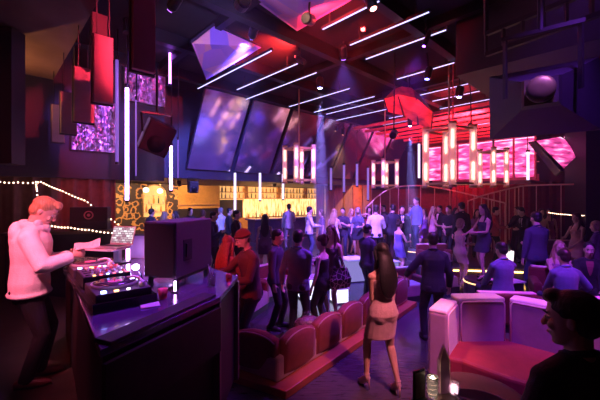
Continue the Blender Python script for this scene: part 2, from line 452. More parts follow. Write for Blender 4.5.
    if eyes:
        for sg in (-1, 1):
            c = MB(); c.ellip(H_((sg*.031,.082*g,.004)), (.0135,.0105,.0075), Rh, 12, 8); c.build('eye', mat('eye_white', (.55,.52,.5), .2, var=0), body, True)
            c = MB(); c.ellip(H_((sg*.031,.0905*g,.004)), (.006,.004,.006), Rh, 10, 6); c.build('iris', mat('eye_iris', (.03,.02,.015), .15, var=0), body, True)
            c = MB(); c.tube([H_((sg*.014,.094*g,.024)), H_((sg*.031,.096*g,.030)), H_((sg*.050,.080*g,.025))], [.004,.005,.003], 6); c.build('eyebrow', hm, body, True)
        c = MB(); c.ellip(H_((0,.092*g,-.066)), (.023,.008,.008), Rh, 12, 6); c.build('lips', mat('lips', (.42,.14,.13), .4, var=0), body, True)
    body.location = (x, y, z0); body.rotation_euler = (0, 0, math.radians(face-90)); body.scale = (s, s, s)
    Mw = Matrix.Translation((x, y, z0))@Matrix.Rotation(math.radians(face-90), 4, 'Z')@Matrix.Scale(s, 4)
    PEOPLE.append(body)
    return {'o': body, 'M': Mw, 'wR': Mw@arm['R'][2], 'wL': Mw@arm['L'][2], 'dR': (Mw.to_3x3()@(arm['R'][2]-arm['R'][1])).normalized(), 'dL': (Mw.to_3x3()@(arm['L'][2]-arm['L'][1])).normalized(),
            'neck': Mw@neck0, 'head': Mw@hc0, 'R': Mw.to_3x3(), 'shR': Mw@sh['R'], 'shL': Mw@sh['L']}
# ------------------------------------------------------------------ camera and render look
cam = bpy.data.cameras.new('camera'); cam.sensor_width = 36; cam.lens = 36*F/600; cam.shift_y = -(200-HZ)/600
cam.clip_start = .05; cam.clip_end = 100
co = bpy.data.objects.new('camera', cam); COL.objects.link(co); co.location = (0, 0, CAM_Z); co.rotation_euler = (PI/2, 0, 0); scene.camera = co
vs = scene.view_settings; vs.view_transform = 'Standard'; vs.look = 'None'; vs.gamma = 1; vs.exposure = 0.5
try: scene.cycles.use_denoising = True; scene.cycles.max_bounces = 6; scene.cycles.sample_clamp_indirect = 6; scene.cycles.use_light_tree = True
except Exception: pass
w = bpy.data.worlds.new('world'); scene.world = w; w.use_nodes = True
w.node_tree.nodes['Background'].inputs[0].default_value = (.02, .008, .03, 1); w.node_tree.nodes['Background'].inputs[1].default_value = .3

# ------------------------------------------------------------------ materials of the place
M_floor = mat('floor_dark_wood', (.040,.032,.050), .20, bump=.04, bscale=12, var=.25, vscale=5, stretch=(1,6,1))
M_step = mat('floor_step', (.05,.04,.055), .3, var=.2)
M_black = mat('black_matt', (.012,.011,.013), .6, var=.1)
M_blackm = mat('black_metal', (.015,.015,.018), .35, metal=.6, var=.05)
M_ceil = mat('ceiling_black', (.004,.0035,.005), .8, var=.15)
M_wall = mat('wall_dark', (.012,.009,.016), .6, var=.15)
M_brown = mat('brown_panel', (.16,.095,.06), .45, bump=.1, bscale=5, var=.35, vscale=1.3)
M_gold = mat('brass', (.75,.55,.32), .3, metal=.9, var=.05)
M_gloss = mat('black_gloss', (.085,.05,.12), .20, coat=.5, var=.1)
M_mauve = mat('mauve_velvet', (.30,.16,.21), .8, bump=.12, bscale=80, sheen=.3, var=.08)
M_pale = mat('pale_trim', (.80,.58,.54), .65, bump=.06, bscale=80, var=.05)
M_redv = mat('red_velvet', (.13,.012,.014), .8, bump=.12, bscale=80, sheen=.05, var=.12)
M_wood = mat('wood_warm', (.32,.15,.06), .5, bump=.1, bscale=8, var=.3, vscale=4, stretch=(6,6,.5))
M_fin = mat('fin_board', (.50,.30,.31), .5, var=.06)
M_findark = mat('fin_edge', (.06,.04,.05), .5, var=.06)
M_glass = mat('clear_glass', (.9,.9,.95), .05, trans=.9, var=0)
M_white = mat('white_plastic', (.7,.7,.72), .4, var=.03)

def uvbox(mb, u0, u1, v0, v1, z0, z1):
    mb.prism([UV(u0,v0)[:2], UV(u1,v0)[:2], UV(u1,v1)[:2], UV(u0,v1)[:2]], z0, z1); return mb
U0, U1, V0, V1, ZC = -3.2, 20., -3.2, 16., 6.0
struct(uvbox(MB(), U0, U1, V0, V1, -.12, 0).build('floor', M_floor))
struct(uvbox(MB(), U0, U1, V0, V1, ZC, ZC+.15).build('ceiling', M_ceil))
struct(uvbox(MB(), U0-.15, U0, V0, V1, 0, ZC).build('wall_left', M_wall))
struct(uvbox(MB(), U1, U1+.15, V0, V1, 0, ZC).build('wall_stage', M_wall))
struct(uvbox(MB(), U0, U1, V1, V1+.15, 0, ZC).build('wall_bar', M_wall))
struct(uvbox(MB(), U0, U1, V0-.15, V0, 0, ZC).build('wall_right', M_wall))
# raised floor round the dance floor with an amber line along its edge
edge = [AT(170, 7.9), AT(228, 8.6), AT(290, 9.3), AT(318, 10.2), AT(345, 11.0), AT(362, 11.0), AT(385, 10.6), AT(412, 10.2), AT(440, 10.0), AT(475, 9.9), AT(520, 9.7), AT(600, 9.2), AT(690, 8.6)]
def inside(p):
    u = p.x*UA.x+p.y*UA.y; v = p.x*VA.x+p.y*VA.y
    return U0 < u < U1 and V0 < v < V1
e2 = [p for p in edge if inside(p)]
poly = [p[:2] for p in e2]+[UV(U1-.01, 1.0)[:2], UV(U1-.01, V1-.01)[:2], UV(2.3, V1-.01)[:2]]
struct(MB().prism(poly, .002, .30).build('floor_raised', M_step))
def lip(a, b): return [V((p.x, p.y-.03, .22)) for p in e2[a:b]]
struct(MB().tube(lip(4, 8), .022, 6).build('trim_1', glow('amber_line', (1,.50,.12), 9)))
struct(MB().tube(lip(8, 12), .022, 6).build('trim_2', glow('amber_line', (1,.50,.12), 9)))
# booth platform
plat = [(-.2,.5), (-1.02,1.70), (-3.05,4.75), (-3.3,5.8), (-5.6,6.5), (-4.5,.8)]
struct(MB().prism(plat, .002, .55).build('floor_platform', mat('platform_wood', (.03,.018,.014), .5, var=.3)))
# lounge platform right
lou = [(2.95,4.75), (3.15,7.1), (9.0,7.4), (8.0,3.2), (4.05,3.3), (3.6,4.6)]
struct(MB().prism(lou, .002, .25).build('floor_lounge', M_step))
struct(MB().prism([(.55,.3), (.6,1.9), (2.3,1.9), (2.3,.3)], .002, .25).build('floor_terrace', M_step))

# ------------------------------------------------------------------ overhead masses
struct(uvbox(MB(), -3.0, 1.08, 1.2, 9.0, 5.0, 5.98).build('trim_3', M_brown))
struct(uvbox(MB(), -3.1, 3.5, 9.0, 9.6, 2.85, 5.98).build('wall_left_upper', mat('blue_black', (.008,.007,.018), .5, var=.2)))
struct(uvbox(MB(), 3.0, 19.5, 10.55, 15.9, 3.05, 5.98).build('wall_bar_upper', mat('violet_black', (.014,.010,.030), .5, var=.2)))
struct(MB().box((-6.3,5.1,3.95), (3.9,.25,2.06)).build('trim_4', M_black))
# bulkhead top right, running along the room
b0 = P(456, 76, 6.6)
bu, bv = b0.x*UA.x+b0.y*UA.y, b0.x*VA.x+b0.y*VA.y
struct(uvbox(MB(), bu, bu+5.5, bv-6.0, bv, b0.z, 5.98).build('trim_5', mat('bulkhead', (.012,.009,.020), .55, var=.2)))
# ceiling beams
for i, v in enumerate((3.2, 5.2, 7.2, 9.0)):
    struct(uvbox(MB(), 2.0, 19., v-.09, v+.09, 5.72, 5.99).build('beam', M_blackm))
for i, u in enumerate((3.4, 6.5, 9.8, 13.2, 16.4)):
    struct(uvbox(MB(), u-.07, u+.07, -2.5, 9.1, 5.80, 5.98).build('beam', M_blackm))

# ------------------------------------------------------------------ light strips under the ceiling
SW = glow('strip_white', (.50,.45,1.0), 1.9)
strips = [((380,0),(320,28)),((430,11),(346,43)),((447,29),(362,57)),((455,62),(393,77)),((495,77),(414,93)),((272,50),(200,89)),((298,63),(235,89)),((317,72),(246,99)),
          ((350,88),(284,105)),((375,96),(310,111)),((395,97),(330,115)),((400,106),(345,122)),((492,88),(432,101)),((494,98),(440,109)),((494,110),(452,117)),((430,110),(392,119)),((494,122),(462,128)),((420,118),(388,126))]
strips = sorted(strips, key=lambda s: -abs(HZ-s[0][1]))
ORD = 'first second third fourth fifth sixth seventh eighth ninth tenth eleventh twelfth thirteenth fourteenth fifteenth sixteenth seventeenth eighteenth nineteenth twentieth'.split()
for i, (a, b) in enumerate(strips):
    p, q = G(a[0], a[1], 5.70), G(b[0], b[1], 5.70)
    L = (q-p).length; q = p+VA*L
    t = thing('ceiling_light_strip', 'slim white light strip under the black ceiling, %s nearest of the slanting row' % ORD[i], 'light strip', p, 0, 'white light strips under the ceiling')
    MB().bar((0,0,.02), VA*L+V((0,0,.02)), .05, .05).build('housing', M_black, t)
    MB().bar(V((0,0,-.012))+VA*.02, VA*(L-.02)+V((0,0,-.012)), .020, .016).build('diffuser', SW, t)
    m = MB()
    for f in (.15, .85): m.bar(VA*L*f+V((0,0,.04)), VA*L*f+V((0,0,ZC-5.70)), .02); m.build('hanger', M_black, t); m = MB()

# ------------------------------------------------------------------ slanted mirrors over the bar
M_mirror = mat('mirror_panel', (.66,.58,.80), .12, metal=.93, var=.12, vscale=1.2, bump=.02, bscale=3)
M_frame = mat('mirror_frame', (.02,.015,.03), .4, var=0)
for i in range(7):
    u = 4.8+1.8*i; wd = 1.66
    t = thing('mirror_panel', 'large slanted mirror panel over the bar, %s from the left of its row' % ORD[i], 'mirror', UV(u, 10.50, 3.36), 0, 'slanted mirrors over the bar')
    a, b = V((0,0,0)), UA*wd; d = -VA*1.30+V((0,0,2.40))
    N = (b-a).cross(d).normalized()
    if N.dot(VA) > 0: N = -N
    def q(s0, s1, off): return a+UA*(s0*wd)+d*s1+N*off
    MB().slab([q(0,0,0), q(1,0,0), q(1,1,0), q(0,1,0)], .05).build('frame', M_frame, t)
    MB().slab([q(.015,.01,.034), q(.985,.01,.034), q(.985,.99,.034), q(.015,.99,.034)], .03).build('mirror', M_mirror, t)
# two more close under the ceiling
M_mirror_painted = mat('mirror_painted_reflections', (.6,.5,.8), .30, metal=.6, var=0)  # violet, pink and gold reflections painted into the base colour
_nt = M_mirror_painted.node_tree; _tc = _nt.nodes.new('ShaderNodeTexCoord'); _v = _nt.nodes.new('ShaderNodeTexVoronoi'); _v.inputs['Scale'].default_value = 2.2; _nt.links.new(_tc.outputs['Object'], _v.inputs['Vector'])
_r = _nt.nodes.new('ShaderNodeValToRGB'); _r.color_ramp.elements[0].color = (.20,.16,.75,1); _r.color_ramp.elements[1].color = (.85,.55,.30,1); _e = _r.color_ramp.elements.new(.35); _e.color = (.60,.30,.75,1); _e = _r.color_ramp.elements.new(.65); _e.color = (.80,.35,.60,1)
_nt.links.new(_v.outputs['Color'], _r.inputs['Fac']); _nt.links.new(_r.outputs['Color'], _nt.nodes['Principled BSDF'].inputs['Base Color'])
def panel(label, pts, m, thick=.06, name='mirror_panel', cat='mirror', mname='mirror'):
    c = sum(pts, V((0,0,0)))/len(pts); t = thing(name, label, cat, c)
    loc = [p-c for p in pts]
    N = (loc[1]-loc[0]).cross(loc[2]-loc[0]).normalized()
    if N.dot(V((0,0,CAM_Z))-c) < 0: N = -N
    sg_ = 1 if (loc[1]-loc[0]).cross(loc[2]-loc[0]).dot(N) > 0 else -1
    MB().slab([p for p in loc], thick*sg_).build('frame', M_frame, t)
    ins = [p*.97+N*(.022) for p in loc]
    mb = MB(); mb.slab(ins, .02 if (ins[1]-ins[0]).cross(ins[2]-ins[0]).dot(N) > 0 else -.02); mb.build(mname, m, t)
    return t
panel('slanted mirror panel close under the ceiling beside the first light strips', [P(214,25,6.6), P(262,47,7.5), P(206,80,7.8), P(191,43,6.2)], M_mirror_painted)
panel('slanted mirror panel at the very top of the picture above the red spotlight', [P(235,-14,5.35), P(297,31,6.8), P(362,-6,5.5), P(300,-45,3.7)], M_mirror_painted)

# ------------------------------------------------------------------ hanging fins on the left
fe0 = V((-2.6, 4.3, 0)); 
fin_spec = [(-1.62, 3.6, 4.98, .20), (-.13, 3.61, 4.46, .22), (.99, 3.55, 4.37, .26), (2.29, 3.56, 4.30, .23), (3.47, 3.55, 4.32, .21)]
fl = ['long hanging board nearest the camera at the left, dull dark red', 'broad hanging board glowing strongest red in the row at the left', 'pink lit hanging board just left of the brightest red one', 'mauve hanging board between the pink one and the farthest', 'small mauve hanging board at the far left end of the row']
for (s_, z0, z1, nm), lab in zip(fin_spec, fl):
    c = fe0+VA*s_
    t = thing('hanging_board', lab, 'hanging panel', (c.x, c.y, z0), ROOM, 'boards hanging in a row')
    MB().box((0,0,(z1-z0)/2), (nm,.06,z1-z0)).build('board', M_fin, t, bevel=.006)
    m = MB()
    for xx in (-.07,.07): m.bar((xx,0,z1-z0), (xx,0,5.0-z0), .012)
    m.build('hanger', M_blackm, t)
    MB().box((0,.045,(z1-z0)/2), (nm+.03,.03,z1-z0+.04)).build('back_plate', M_findark, t)
# dim boards between them, behind
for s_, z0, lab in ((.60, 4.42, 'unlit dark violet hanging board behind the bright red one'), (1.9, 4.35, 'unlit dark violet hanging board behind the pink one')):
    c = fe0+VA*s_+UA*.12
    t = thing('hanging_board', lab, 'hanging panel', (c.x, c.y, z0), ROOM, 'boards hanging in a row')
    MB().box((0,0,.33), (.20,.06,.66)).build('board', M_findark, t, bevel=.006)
# sequin wall behind
def sequin():
    m = mat('sequins', (.50,.36,.60), .35, metal=1., var=0)
    nt = m.node_tree; b = nt.nodes['Principled BSDF']; tc = nt.nodes.new('ShaderNodeTexCoord')
    mp = nt.nodes.new('ShaderNodeMapping'); mp.inputs['Scale'].default_value = (46,46,20); nt.links.new(tc.outputs['Object'], mp.inputs['Vector'])
    vo = nt.nodes.new('ShaderNodeTexVoronoi'); vo.inputs['Scale'].default_value = 1; nt.links.new(mp.outputs['Vector'], vo.inputs['Vector'])
    geo = nt.nodes.new('ShaderNodeNewGeometry'); ma = nt.nodes.new('ShaderNodeVectorMath'); ma.operation = 'SUBTRACT'; ma.inputs[1].default_value = (.5,.5,.5)
    nt.links.new(vo.outputs['Color'], ma.inputs[0]); sc_ = nt.nodes.new('ShaderNodeVectorMath'); sc_.operation = 'SCALE'; sc_.inputs['Scale'].default_value = 1.1; nt.links.new(ma.outputs[0], sc_.inputs[0])
    ad = nt.nodes.new('ShaderNodeVectorMath'); ad.operation = 'ADD'; nt.links.new(geo.outputs['Normal'], ad.inputs[0]); nt.links.new(sc_.outputs[0], ad.inputs[1])
    no = nt.nodes.new('ShaderNodeVectorMath'); no.operation = 'NORMALIZE'; nt.links.new(ad.outputs[0], no.inputs[0]); nt.links.new(no.outputs[0], b.inputs['Normal'])
    return m
M_seq = sequin()
t = thing('sequin_panel', 'glittering violet sequin panel low behind the hanging boards', 'wall panel', UV(1.88, 8.95, 3.50), ROOM)
MB().box((0,0,.60), (.95,.04,1.2)).build('sequin_sheet', M_seq, t); MB().box((0,.03,.60), (1.0,.03,1.25)).build('backing', M_black, t)
t = thing('sequin_panel', 'glittering violet sequin panel high above the tilted black loudspeaker', 'wall panel', UV(3.0, 8.95, 4.85), ROOM)
MB().box((0,0,.40), (1.0,.04,.80)).build('sequin_sheet', M_seq, t); MB().box((0,.03,.40), (1.06,.03,.86)).build('backing', M_black, t)

# ------------------------------------------------------------------ vertical light tubes
G_vio = glow('tube_violet', (.62,.36,1.0), 9); G_vdeep = glow('tube_deep_violet', (.40,.10,1.0), 10); G_lav = glow('tube_lavender', (.78,.62,1.0), 1.8); G_dim = glow('tube_dim', (.35,.15,.9), .45)
def light_tube(label, px, y0, y1, Y, m, r=.022, top=None, group='vertical light tubes'):
    z1, z0 = ZAT(y0, Y), ZAT(y1, Y); p = AT(px, Y, z0); L = z1-z0
    t = thing('light_tube', label, 'light tube', p, 0, group)
    MB().lathe((0,0,0), [(r*.9,0),(r,.01),(r,L-.01),(r*.9,L)], 12).build('tube', m, t, True)
    MB().lathe((0,0,L), [(r*1.5,0),(r*1.5,.08),(r*.6,.09)], 12).build('end_cap', M_blackm, t)
    MB().lathe((0,0,-.05), [(r*1.3,0),(r*1.3,.05)], 12).build('end_cap', M_blackm, t)
    zt = top if top else ZC
    MB().bar((0,.03,L), (0,.03,zt-z0), .02).build('rod', M_blackm, t)
    return t
light_tube('long white violet light tube hanging left of the tilted loudspeaker', 127, 88, 200, 7.2, G_vio, .036)
light_tube('short glowing violet light tube high up beside the sequin panel', 170, 50, 84, 8.2, G_vdeep, .03)
light_tube('white violet light tube hanging right of the tilted loudspeaker', 171, 146, 190, 8.4, G_vio, .036)
light_tube('dim thin violet tube left of the long white one', 117, 60, 162, 7.0, G_dim, .03)
light_tube('dim thin violet tube just right of the long white one', 136, 100, 176, 7.5, G_dim, .016)
light_tube('dim thin violet tube beside the small wall loudspeaker', 178, 140, 178, 8.8, G_dim, .016)
light_tube('pale light tube in front of the bar shelves, leftmost of three', 235, 173, 212, 12.0, G_lav, .04, 3.4)
light_tube('pale light tube in front of the bar shelves, middle of three', 260, 173, 200, 12.5, G_lav, .04, 3.4)
light_tube('pale light tube in front of the bar shelves, rightmost of three', 283, 174, 199, 13.6, G_lav, .04, 3.4)
G_mid = glow('tube_mid', (.40,.22,.95), .5)
for i, (px, y0, y1, Y) in enumerate(((344,165,192,14.5),(357,164,186,14.0),(331,168,190,15),(368,168,200,15.5))):
    light_tube('dim violet tube hanging past the wooden wall at the back, %s from left' % ORD[[1,2,0,3][i]], px, y0, y1, Y, G_mid, .05)
light_tube('blue white light tube upright left of the big lantern', 419, 144, 178, 14.5, G_lav, .045)
light_tube('pinkish light tube upright at the right end of the pink gallery', 528, 152, 180, 13.0, G_lav, .045)

# ------------------------------------------------------------------ curtain behind the booth
def curtain(mb, a, b, z0, z1, n, amp, per):
    a, b = V(a), V(b); d = (b-a).normalized(); nrm = V((-d.y, d.x, 0)); L = (b-a).length
    front, back = [], []
    for i in range(n+1):
        s_ = L*i/n; o = amp*math.sin(2*PI*s_/per)+amp*.35*math.sin(2*PI*s_/per*2.3+1)
        p = a+d*s_+nrm*o
        front.append(p); back.append(p+nrm*.02)
    loop = front+back[::-1]
    mb.loft([[V((p.x,p.y,z0)) for p in loop], [V((p.x,p.y,z1)) for p in loop]], caps=False)
    return mb
M_curt = mat('curtain_dark', (.20,.085,.055), .8, bump=.1, bscale=40, var=.15)
o = curtain(MB(), UV(-2.9, 9.12), UV(2.35, 9.12), .01, 2.86, 160, .07, .34).build('curtain', M_curt, None, True)
tag(o, 'dark brown pleated curtain hanging behind the booth at the left', 'curtain')
# ------------------------------------------------------------------ bar
def onyx():
    m = mat('backlit_amber', (.3,.15,.05), .4, var=0)
    nt = m.node_tree; b = nt.nodes['Principled BSDF']; tc = nt.nodes.new('ShaderNodeTexCoord')
    mp = nt.nodes.new('ShaderNodeMapping'); mp.inputs['Scale'].default_value = (5.5,5.5,.7); nt.links.new(tc.outputs['Object'], mp.inputs['Vector'])
    n = nt.nodes.new('ShaderNodeTexNoise'); n.inputs['Scale'].default_value = 2.4; n.inputs['Detail'].default_value = 6; n.inputs['Distortion'].default_value = .5; nt.links.new(mp.outputs['Vector'], n.inputs['Vector'])
    r = nt.nodes.new('ShaderNodeValToRGB'); r.color_ramp.elements[0].position = .36; r.color_ramp.elements[1].position = .62
    r.color_ramp.elements[0].color = (.85,.22,.03,1); r.color_ramp.elements[1].color = (1,.72,.32,1); nt.links.new(n.outputs['Fac'], r.inputs['Fac'])
    nt.links.new(r.outputs['Color'], b.inputs['Emission Color']); b.inputs['Emission Strength'].default_value = 1.5
    return m
M_onyx = onyx()
M_amberlit = mat('shelf_back_lit', (.4,.2,.08), .5, emit=(1,.50,.16), es=.75, var=.1)
M_amberwall = mat('amber_plaster', (.62,.36,.10), .6, bump=.1, bscale=6, var=.12)
def bloc(label, name, cat, u, v, z, group=None): return thing(name, label, cat, UV(u, v, z), ROOM, group)
# counter
t = bloc('long dark bar counter with a violet top under the pale light tubes', 'bar_counter', 'counter', 9.2, 12.7, .30)
MB().box((4.4,.32,.52), (8.8,.6,1.04)).build('body', mat('counter_front', (.06,.03,.06), .35, var=.3), t)
MB().box((4.4,.28,1.07), (9.0,.82,.06)).build('worktop', mat('counter_top', (.18,.12,.2), .2, var=.1), t, bevel=.01)
MB().tube([(.0,-.1,.18),(8.8,-.1,.18)], .025, 8).build('foot_rail', M_gold, t)
# back bar
t = bloc('wide back bar with glowing amber panel and lit bottle shelves', 'back_bar', 'bar shelf', 8.3, 15.35, .30)
MB().box((4.7,.3,.5), (9.4,.6,1.0)).build('base_cabinet', M_wood, t)
MB().box((5.6,.02,1.53), (7.2,.05,1.02)).build('glow_panel', M_onyx, t)
MB().box((4.7,.40,2.55), (9.4,.06,1.1)).build('back_panel', M_amberlit, t)
for z in (2.08, 2.42, 2.76): MB().box((4.7,.20,z), (9.4,.36,.035)).build('shelf', M_wood, t)
for x in (.02, 2.35, 4.7, 7.05, 9.38): MB().box((x,.24,2.6), (.06,.34,1.1)).build('upright', M_wood, t)
MB().box((4.7,.2,3.06), (9.4,.5,.06)).build('top_rail', M_wood, t)
# bottles
BOT = []
def bottle_mesh(k):
    m = MB(); prof = [[(.036,0),(.040,.01),(.040,.17),(.030,.205),(.013,.225),(.013,.29),(.016,.292),(.016,.305)],
                      [(.045,0),(.046,.14),(.042,.165),(.014,.20),(.014,.25),(.018,.252),(.018,.275)],
                      [(.032,0),(.034,.20),(.020,.25),(.012,.27),(.012,.32),(.015,.34)]][k]
    return m.lathe((0,0,0), prof, 8)
mats_b = [mat('bottle_amber', (.55,.25,.05), .15, emit=(1,.5,.15), es=.0, var=0), mat('bottle_clear', (.75,.62,.50), .1, var=0), mat('bottle_dark', (.05,.09,.05), .1, var=0)]
src = []
for k in range(3):
    o = bottle_mesh(k).build('bottle', mats_b[k], None, True); src.append(o)
first = {0:0,1:0,2:0}
names3 = ['brown', 'clear', 'dark green']
def place_bottle(u, v, z, row):
    k = random.choice((0,0,1,1,2)); o = src[k]
    if first[k]: o = src[k].copy(); COL.objects.link(o)
    first[k] += 1
    o.location = UV(u, v, z); s = random.uniform(.95,1.15); o.scale = (s,s,s)
    tag(o, '%s glass bottle standing %s' % (names3[k], row), 'bottle', 'bottles on the back bar, %s' % row)
for zi, (z, row) in enumerate(((.30+2.10,'on the lowest lit bar shelf'),(.30+2.44,'on the middle lit bar shelf'))):
    for i in range(34):
        u = 8.5+9.0*i/33+random.uniform(-.05,.05); place_bottle(u, 15.50, z, row)
for i in range(30): place_bottle(10.4+6.9*i/29+random.uniform(-.05,.05), 15.24+.06*(i%2)-.02, 1.30, 'on the ledge before the amber glow panel')
# ------------------------------------------------------------------ decorated wall left of the bar
def floral():
    m = mat('floral_wall', (.5,.3,.1), .5, var=0); nt = m.node_tree; b = nt.nodes['Principled BSDF']; tc = nt.nodes.new('ShaderNodeTexCoord')
    n = nt.nodes.new('ShaderNodeTexVoronoi'); n.inputs['Scale'].default_value = 3.4; nt.links.new(tc.outputs['Object'], n.inputs['Vector'])
    n2 = nt.nodes.new('ShaderNodeTexNoise'); n2.inputs['Scale'].default_value = 5; nt.links.new(tc.outputs['Object'], n2.inputs['Vector'])
    ad = nt.nodes.new('ShaderNodeMath'); ad.operation = 'ADD'; nt.links.new(n.outputs['Distance'], ad.inputs[0]); nt.links.new(n2.outputs['Fac'], ad.inputs[1])
    r = nt.nodes.new('ShaderNodeValToRGB'); r.color_ramp.interpolation = 'CONSTANT'
    e = r.color_ramp.elements; e[0].color = (.03,.02,.03,1); e[0].position = 0; e[1].position = .80; e[1].color = (.62,.36,.13,1)
    x = e.new(1.0); x.color = (.70,.50,.32,1); x = e.new(1.1); x.color = (.04,.03,.03,1)
    nt.links.new(ad.outputs[0], r.inputs['Fac']); nt.links.new(r.outputs['Color'], b.inputs['Base Color']); return m
M_floral = floral()
t = bloc('black and gold floral patterned wall panel left of the bar', 'floral_panel', 'wall panel', 3.2, 14.6, .30)
m = MB(); m.box((1.5,.05,1.35), (3.2,.1,2.7)); m.build('panel', M_floral, t)
m = MB(); m.box((2.05,.02,1.75), (.9,.1,.9)); m.lathe((2.05,-.03,2.2), [(.45,0),(.45,.1)], 20, (0,1,0)); m.build('niche', M_amberlit, t)
m = MB()
for z in (1.5,1.85,2.2): m.box((2.05,-.08,z), (.88,.14,.025))
m.build('niche_shelf', M_gold, t)
m = MB()
arc = [(2.05+.48*math.cos(a), -.06, 2.2+.48*math.sin(a)) for a in [PI*i/14 for i in range(15)]]
m.tube([(2.53,-.06,1.3)]+arc+[(1.57,-.06,1.3)], .035, 8); m.build('niche_frame', M_gold, t, True)
for i in range(8):
    k = i % 3; o = src[k].copy(); COL.objects.link(o); o.location = UV(3.2, 14.6, .30)+UA*(2.05-.35+.1*i)-VA*.10+V((0,0,1.515+.35*(i%2)))
    tag(o, '%s glass bottle in the arched niche of the floral wall' % names3[k], 'bottle', 'bottles in the arched niche, '+names3[k])
t = bloc('plain amber wall panel with the small black loudspeaker in front', 'amber_panel', 'wall panel', 6.2, 14.75, .30)
MB().box((1.15,.05,1.36), (2.3,.1,2.7)).build('panel', M_amberwall, t); MB().box((1.15,-.01,1.75), (2.3,.04,.05)).build('trim_strip', M_gold, t)
MB().box((1.15,-.02,.95), (2.1,.06,1.3)).build('dark_opening', M_black, t)
# globe lamps
G_globe = glow('globe_warm', (1,.72,.42), 3.5)
for i, (px, py) in enumerate(((93,188),(100,194),(105,187),(109,197),(146,190),(160,191))):
    p = P(px, py, 11.6 if i < 4 else 12.8)
    lab = ['topmost left', 'second', 'topmost right', 'lowest'][i] if i < 4 else None
    t = thing('globe_lamp', ('warm glowing globe lamp beside the dark curtain, %s of the cluster' % lab) if lab else ('small warm globe lamp %s the arched niche' % ('in front of' if i == 4 else 'right of')), 'lamp', p, 0, 'warm globe lamps')
    MB().ellip((0,0,0), (.11,.11,.10)).build('globe', G_globe, t, True); MB().bar((0,0,.09), (0,0,2.95-p.z), .012).build('rod', M_gold, t)
# small hanging loudspeaker
def speaker_box(label, p, size, rz, tilt=0., name='loudspeaker', hang=None, roll=0.):
    t = thing(name, label, 'loudspeaker', p, 0)
    M = Matrix.Rotation(rz, 3, 'Z')@Matrix.Rotation(tilt, 3, 'X')@Matrix.Rotation(roll, 3, 'Y'); w, d, h = size
    m = MB(); m.box((0,0,0), size, M=M); m.build('cabinet', M_black, t, bevel=.02)
    m = MB(); m.box(M@V((0,-d/2-.008,0)), (w*.88,.02,h*.9), M=M); m.build('grille', mat('speaker_grille', (.03,.028,.035), .5, metal=.3, bump=.6, bscale=200, var=0), t, bevel=.01)
    m = MB(); m.lathe(M@V((0,-d/2-.014,-h*.16)), [(w*.30,0),(w*.32,.012),(w*.05,.016)], 20, M@V((0,-1,0))); m.build('woofer', M_blackm, t, True)
    if hang:
        m = MB()
        for sx in (-1, 1): m.bar(M@V((sx*(w/2+.02),0,0)), V((sx*(w/2+.02)*math.cos(rz), sx*(w/2+.02)*math.sin(rz), h*.75)), .03)
        m.bar(V((-(w/2+.03)*math.cos(rz), -(w/2+.03)*math.sin(rz), h*.75)), V(((w/2+.03)*math.cos(rz), (w/2+.03)*math.sin(rz), h*.75)), .04); m.bar((0,0,h*.75), (0,0,hang-p.z), .035)
        m.build('yoke', M_blackm, t)
    return t
speaker_box('small black loudspeaker hung before the amber wall panel', P(193,187,10.8), (.30,.26,.38), .6, .1, hang=3.05)
speaker_box('big tilted black loudspeaker hung between two violet light tubes', P(157,137,6.6), (.52,.45,.62), .5, .35, hang=5.0, roll=.35)
# ------------------------------------------------------------------ pink gallery at the back right
def pinkglass():
    m = mat('pink_glass_lit', (.5,.1,.3), .3, var=0); nt = m.node_tree; b = nt.nodes['Principled BSDF']; tc = nt.nodes.new('ShaderNodeTexCoord')
    mp = nt.nodes.new('ShaderNodeMapping'); mp.inputs['Scale'].default_value = (.8,.8,3.2); nt.links.new(tc.outputs['Object'], mp.inputs['Vector'])
    n = nt.nodes.new('ShaderNodeTexNoise'); n.inputs['Scale'].default_value = 2.2; n.inputs['Detail'].default_value = 4; nt.links.new(mp.outputs['Vector'], n.inputs['Vector'])
    r = nt.nodes.new('ShaderNodeValToRGB'); e = r.color_ramp.elements; e[0].position = .33; e[0].color = (.10,.005,.05,1); e[1].position = .66; e[1].color = (1,.60,.80,1)
    x = e.new(.52); x.color = (.90,.08,.38,1)
    nt.links.new(n.outputs['Fac'], r.inputs['Fac']); nt.links.new(r.outputs['Color'], b.inputs['Emission Color']); b.inputs['Emission Strength'].default_value = 1.15; return m
M_pinkg = pinkglass()
GU = 16.8
gv0, gv1 = 3.4, 8.4
struct(uvbox(MB(), GU, U1-.02, gv0, gv1, 2.95, 3.18).build('floor_gallery', M_step))
struct(uvbox(MB(), GU+1.2, GU+1.35, gv0-4, gv1+7.4, .3, 2.94).build('wall_gallery', mat('wall_red', (.20,.035,.06), .6, var=.2)))
t = thing('gallery_front', 'glowing pink glazed gallery front above the red curtain', 'gallery', UV(GU+.9, gv0, 3.18), ROOM+PI/2)
W = gv1-gv0
for i in range(6):
    x0 = W*i/6+.05; x1 = W*(i+1)/6-.05
    MB().box(((x0+x1)/2,0,1.05), (x1-x0,.04,1.75)).build('pane', M_pinkg, t)
    MB().box((W*i/6,-.02,1.05), (.08,.10,2.0)).build('mullion', mat('mullion_pink', (.35,.12,.2), .4, var=0), t)
MB().box((W/2,-.03,2.08), (W,.16,.20)).build('lintel', mat('lintel_pink', (.40,.10,.18), .4, var=0), t)
MB().box((W/2,-.75,.12), (W,.06,.42)).build('fascia', mat('fascia_red', (.42,.08,.12), .5, var=.1), t)
MB().tube([(0,-.75,.9),(W,-.75,.9)], .025, 8).build('handrail', M_gold, t)
MB().bar((0,-.06,1.94), (W,-.06,1.94), .03).build('light_line', glow('line_pink', (1,.35,.7), 4), t)
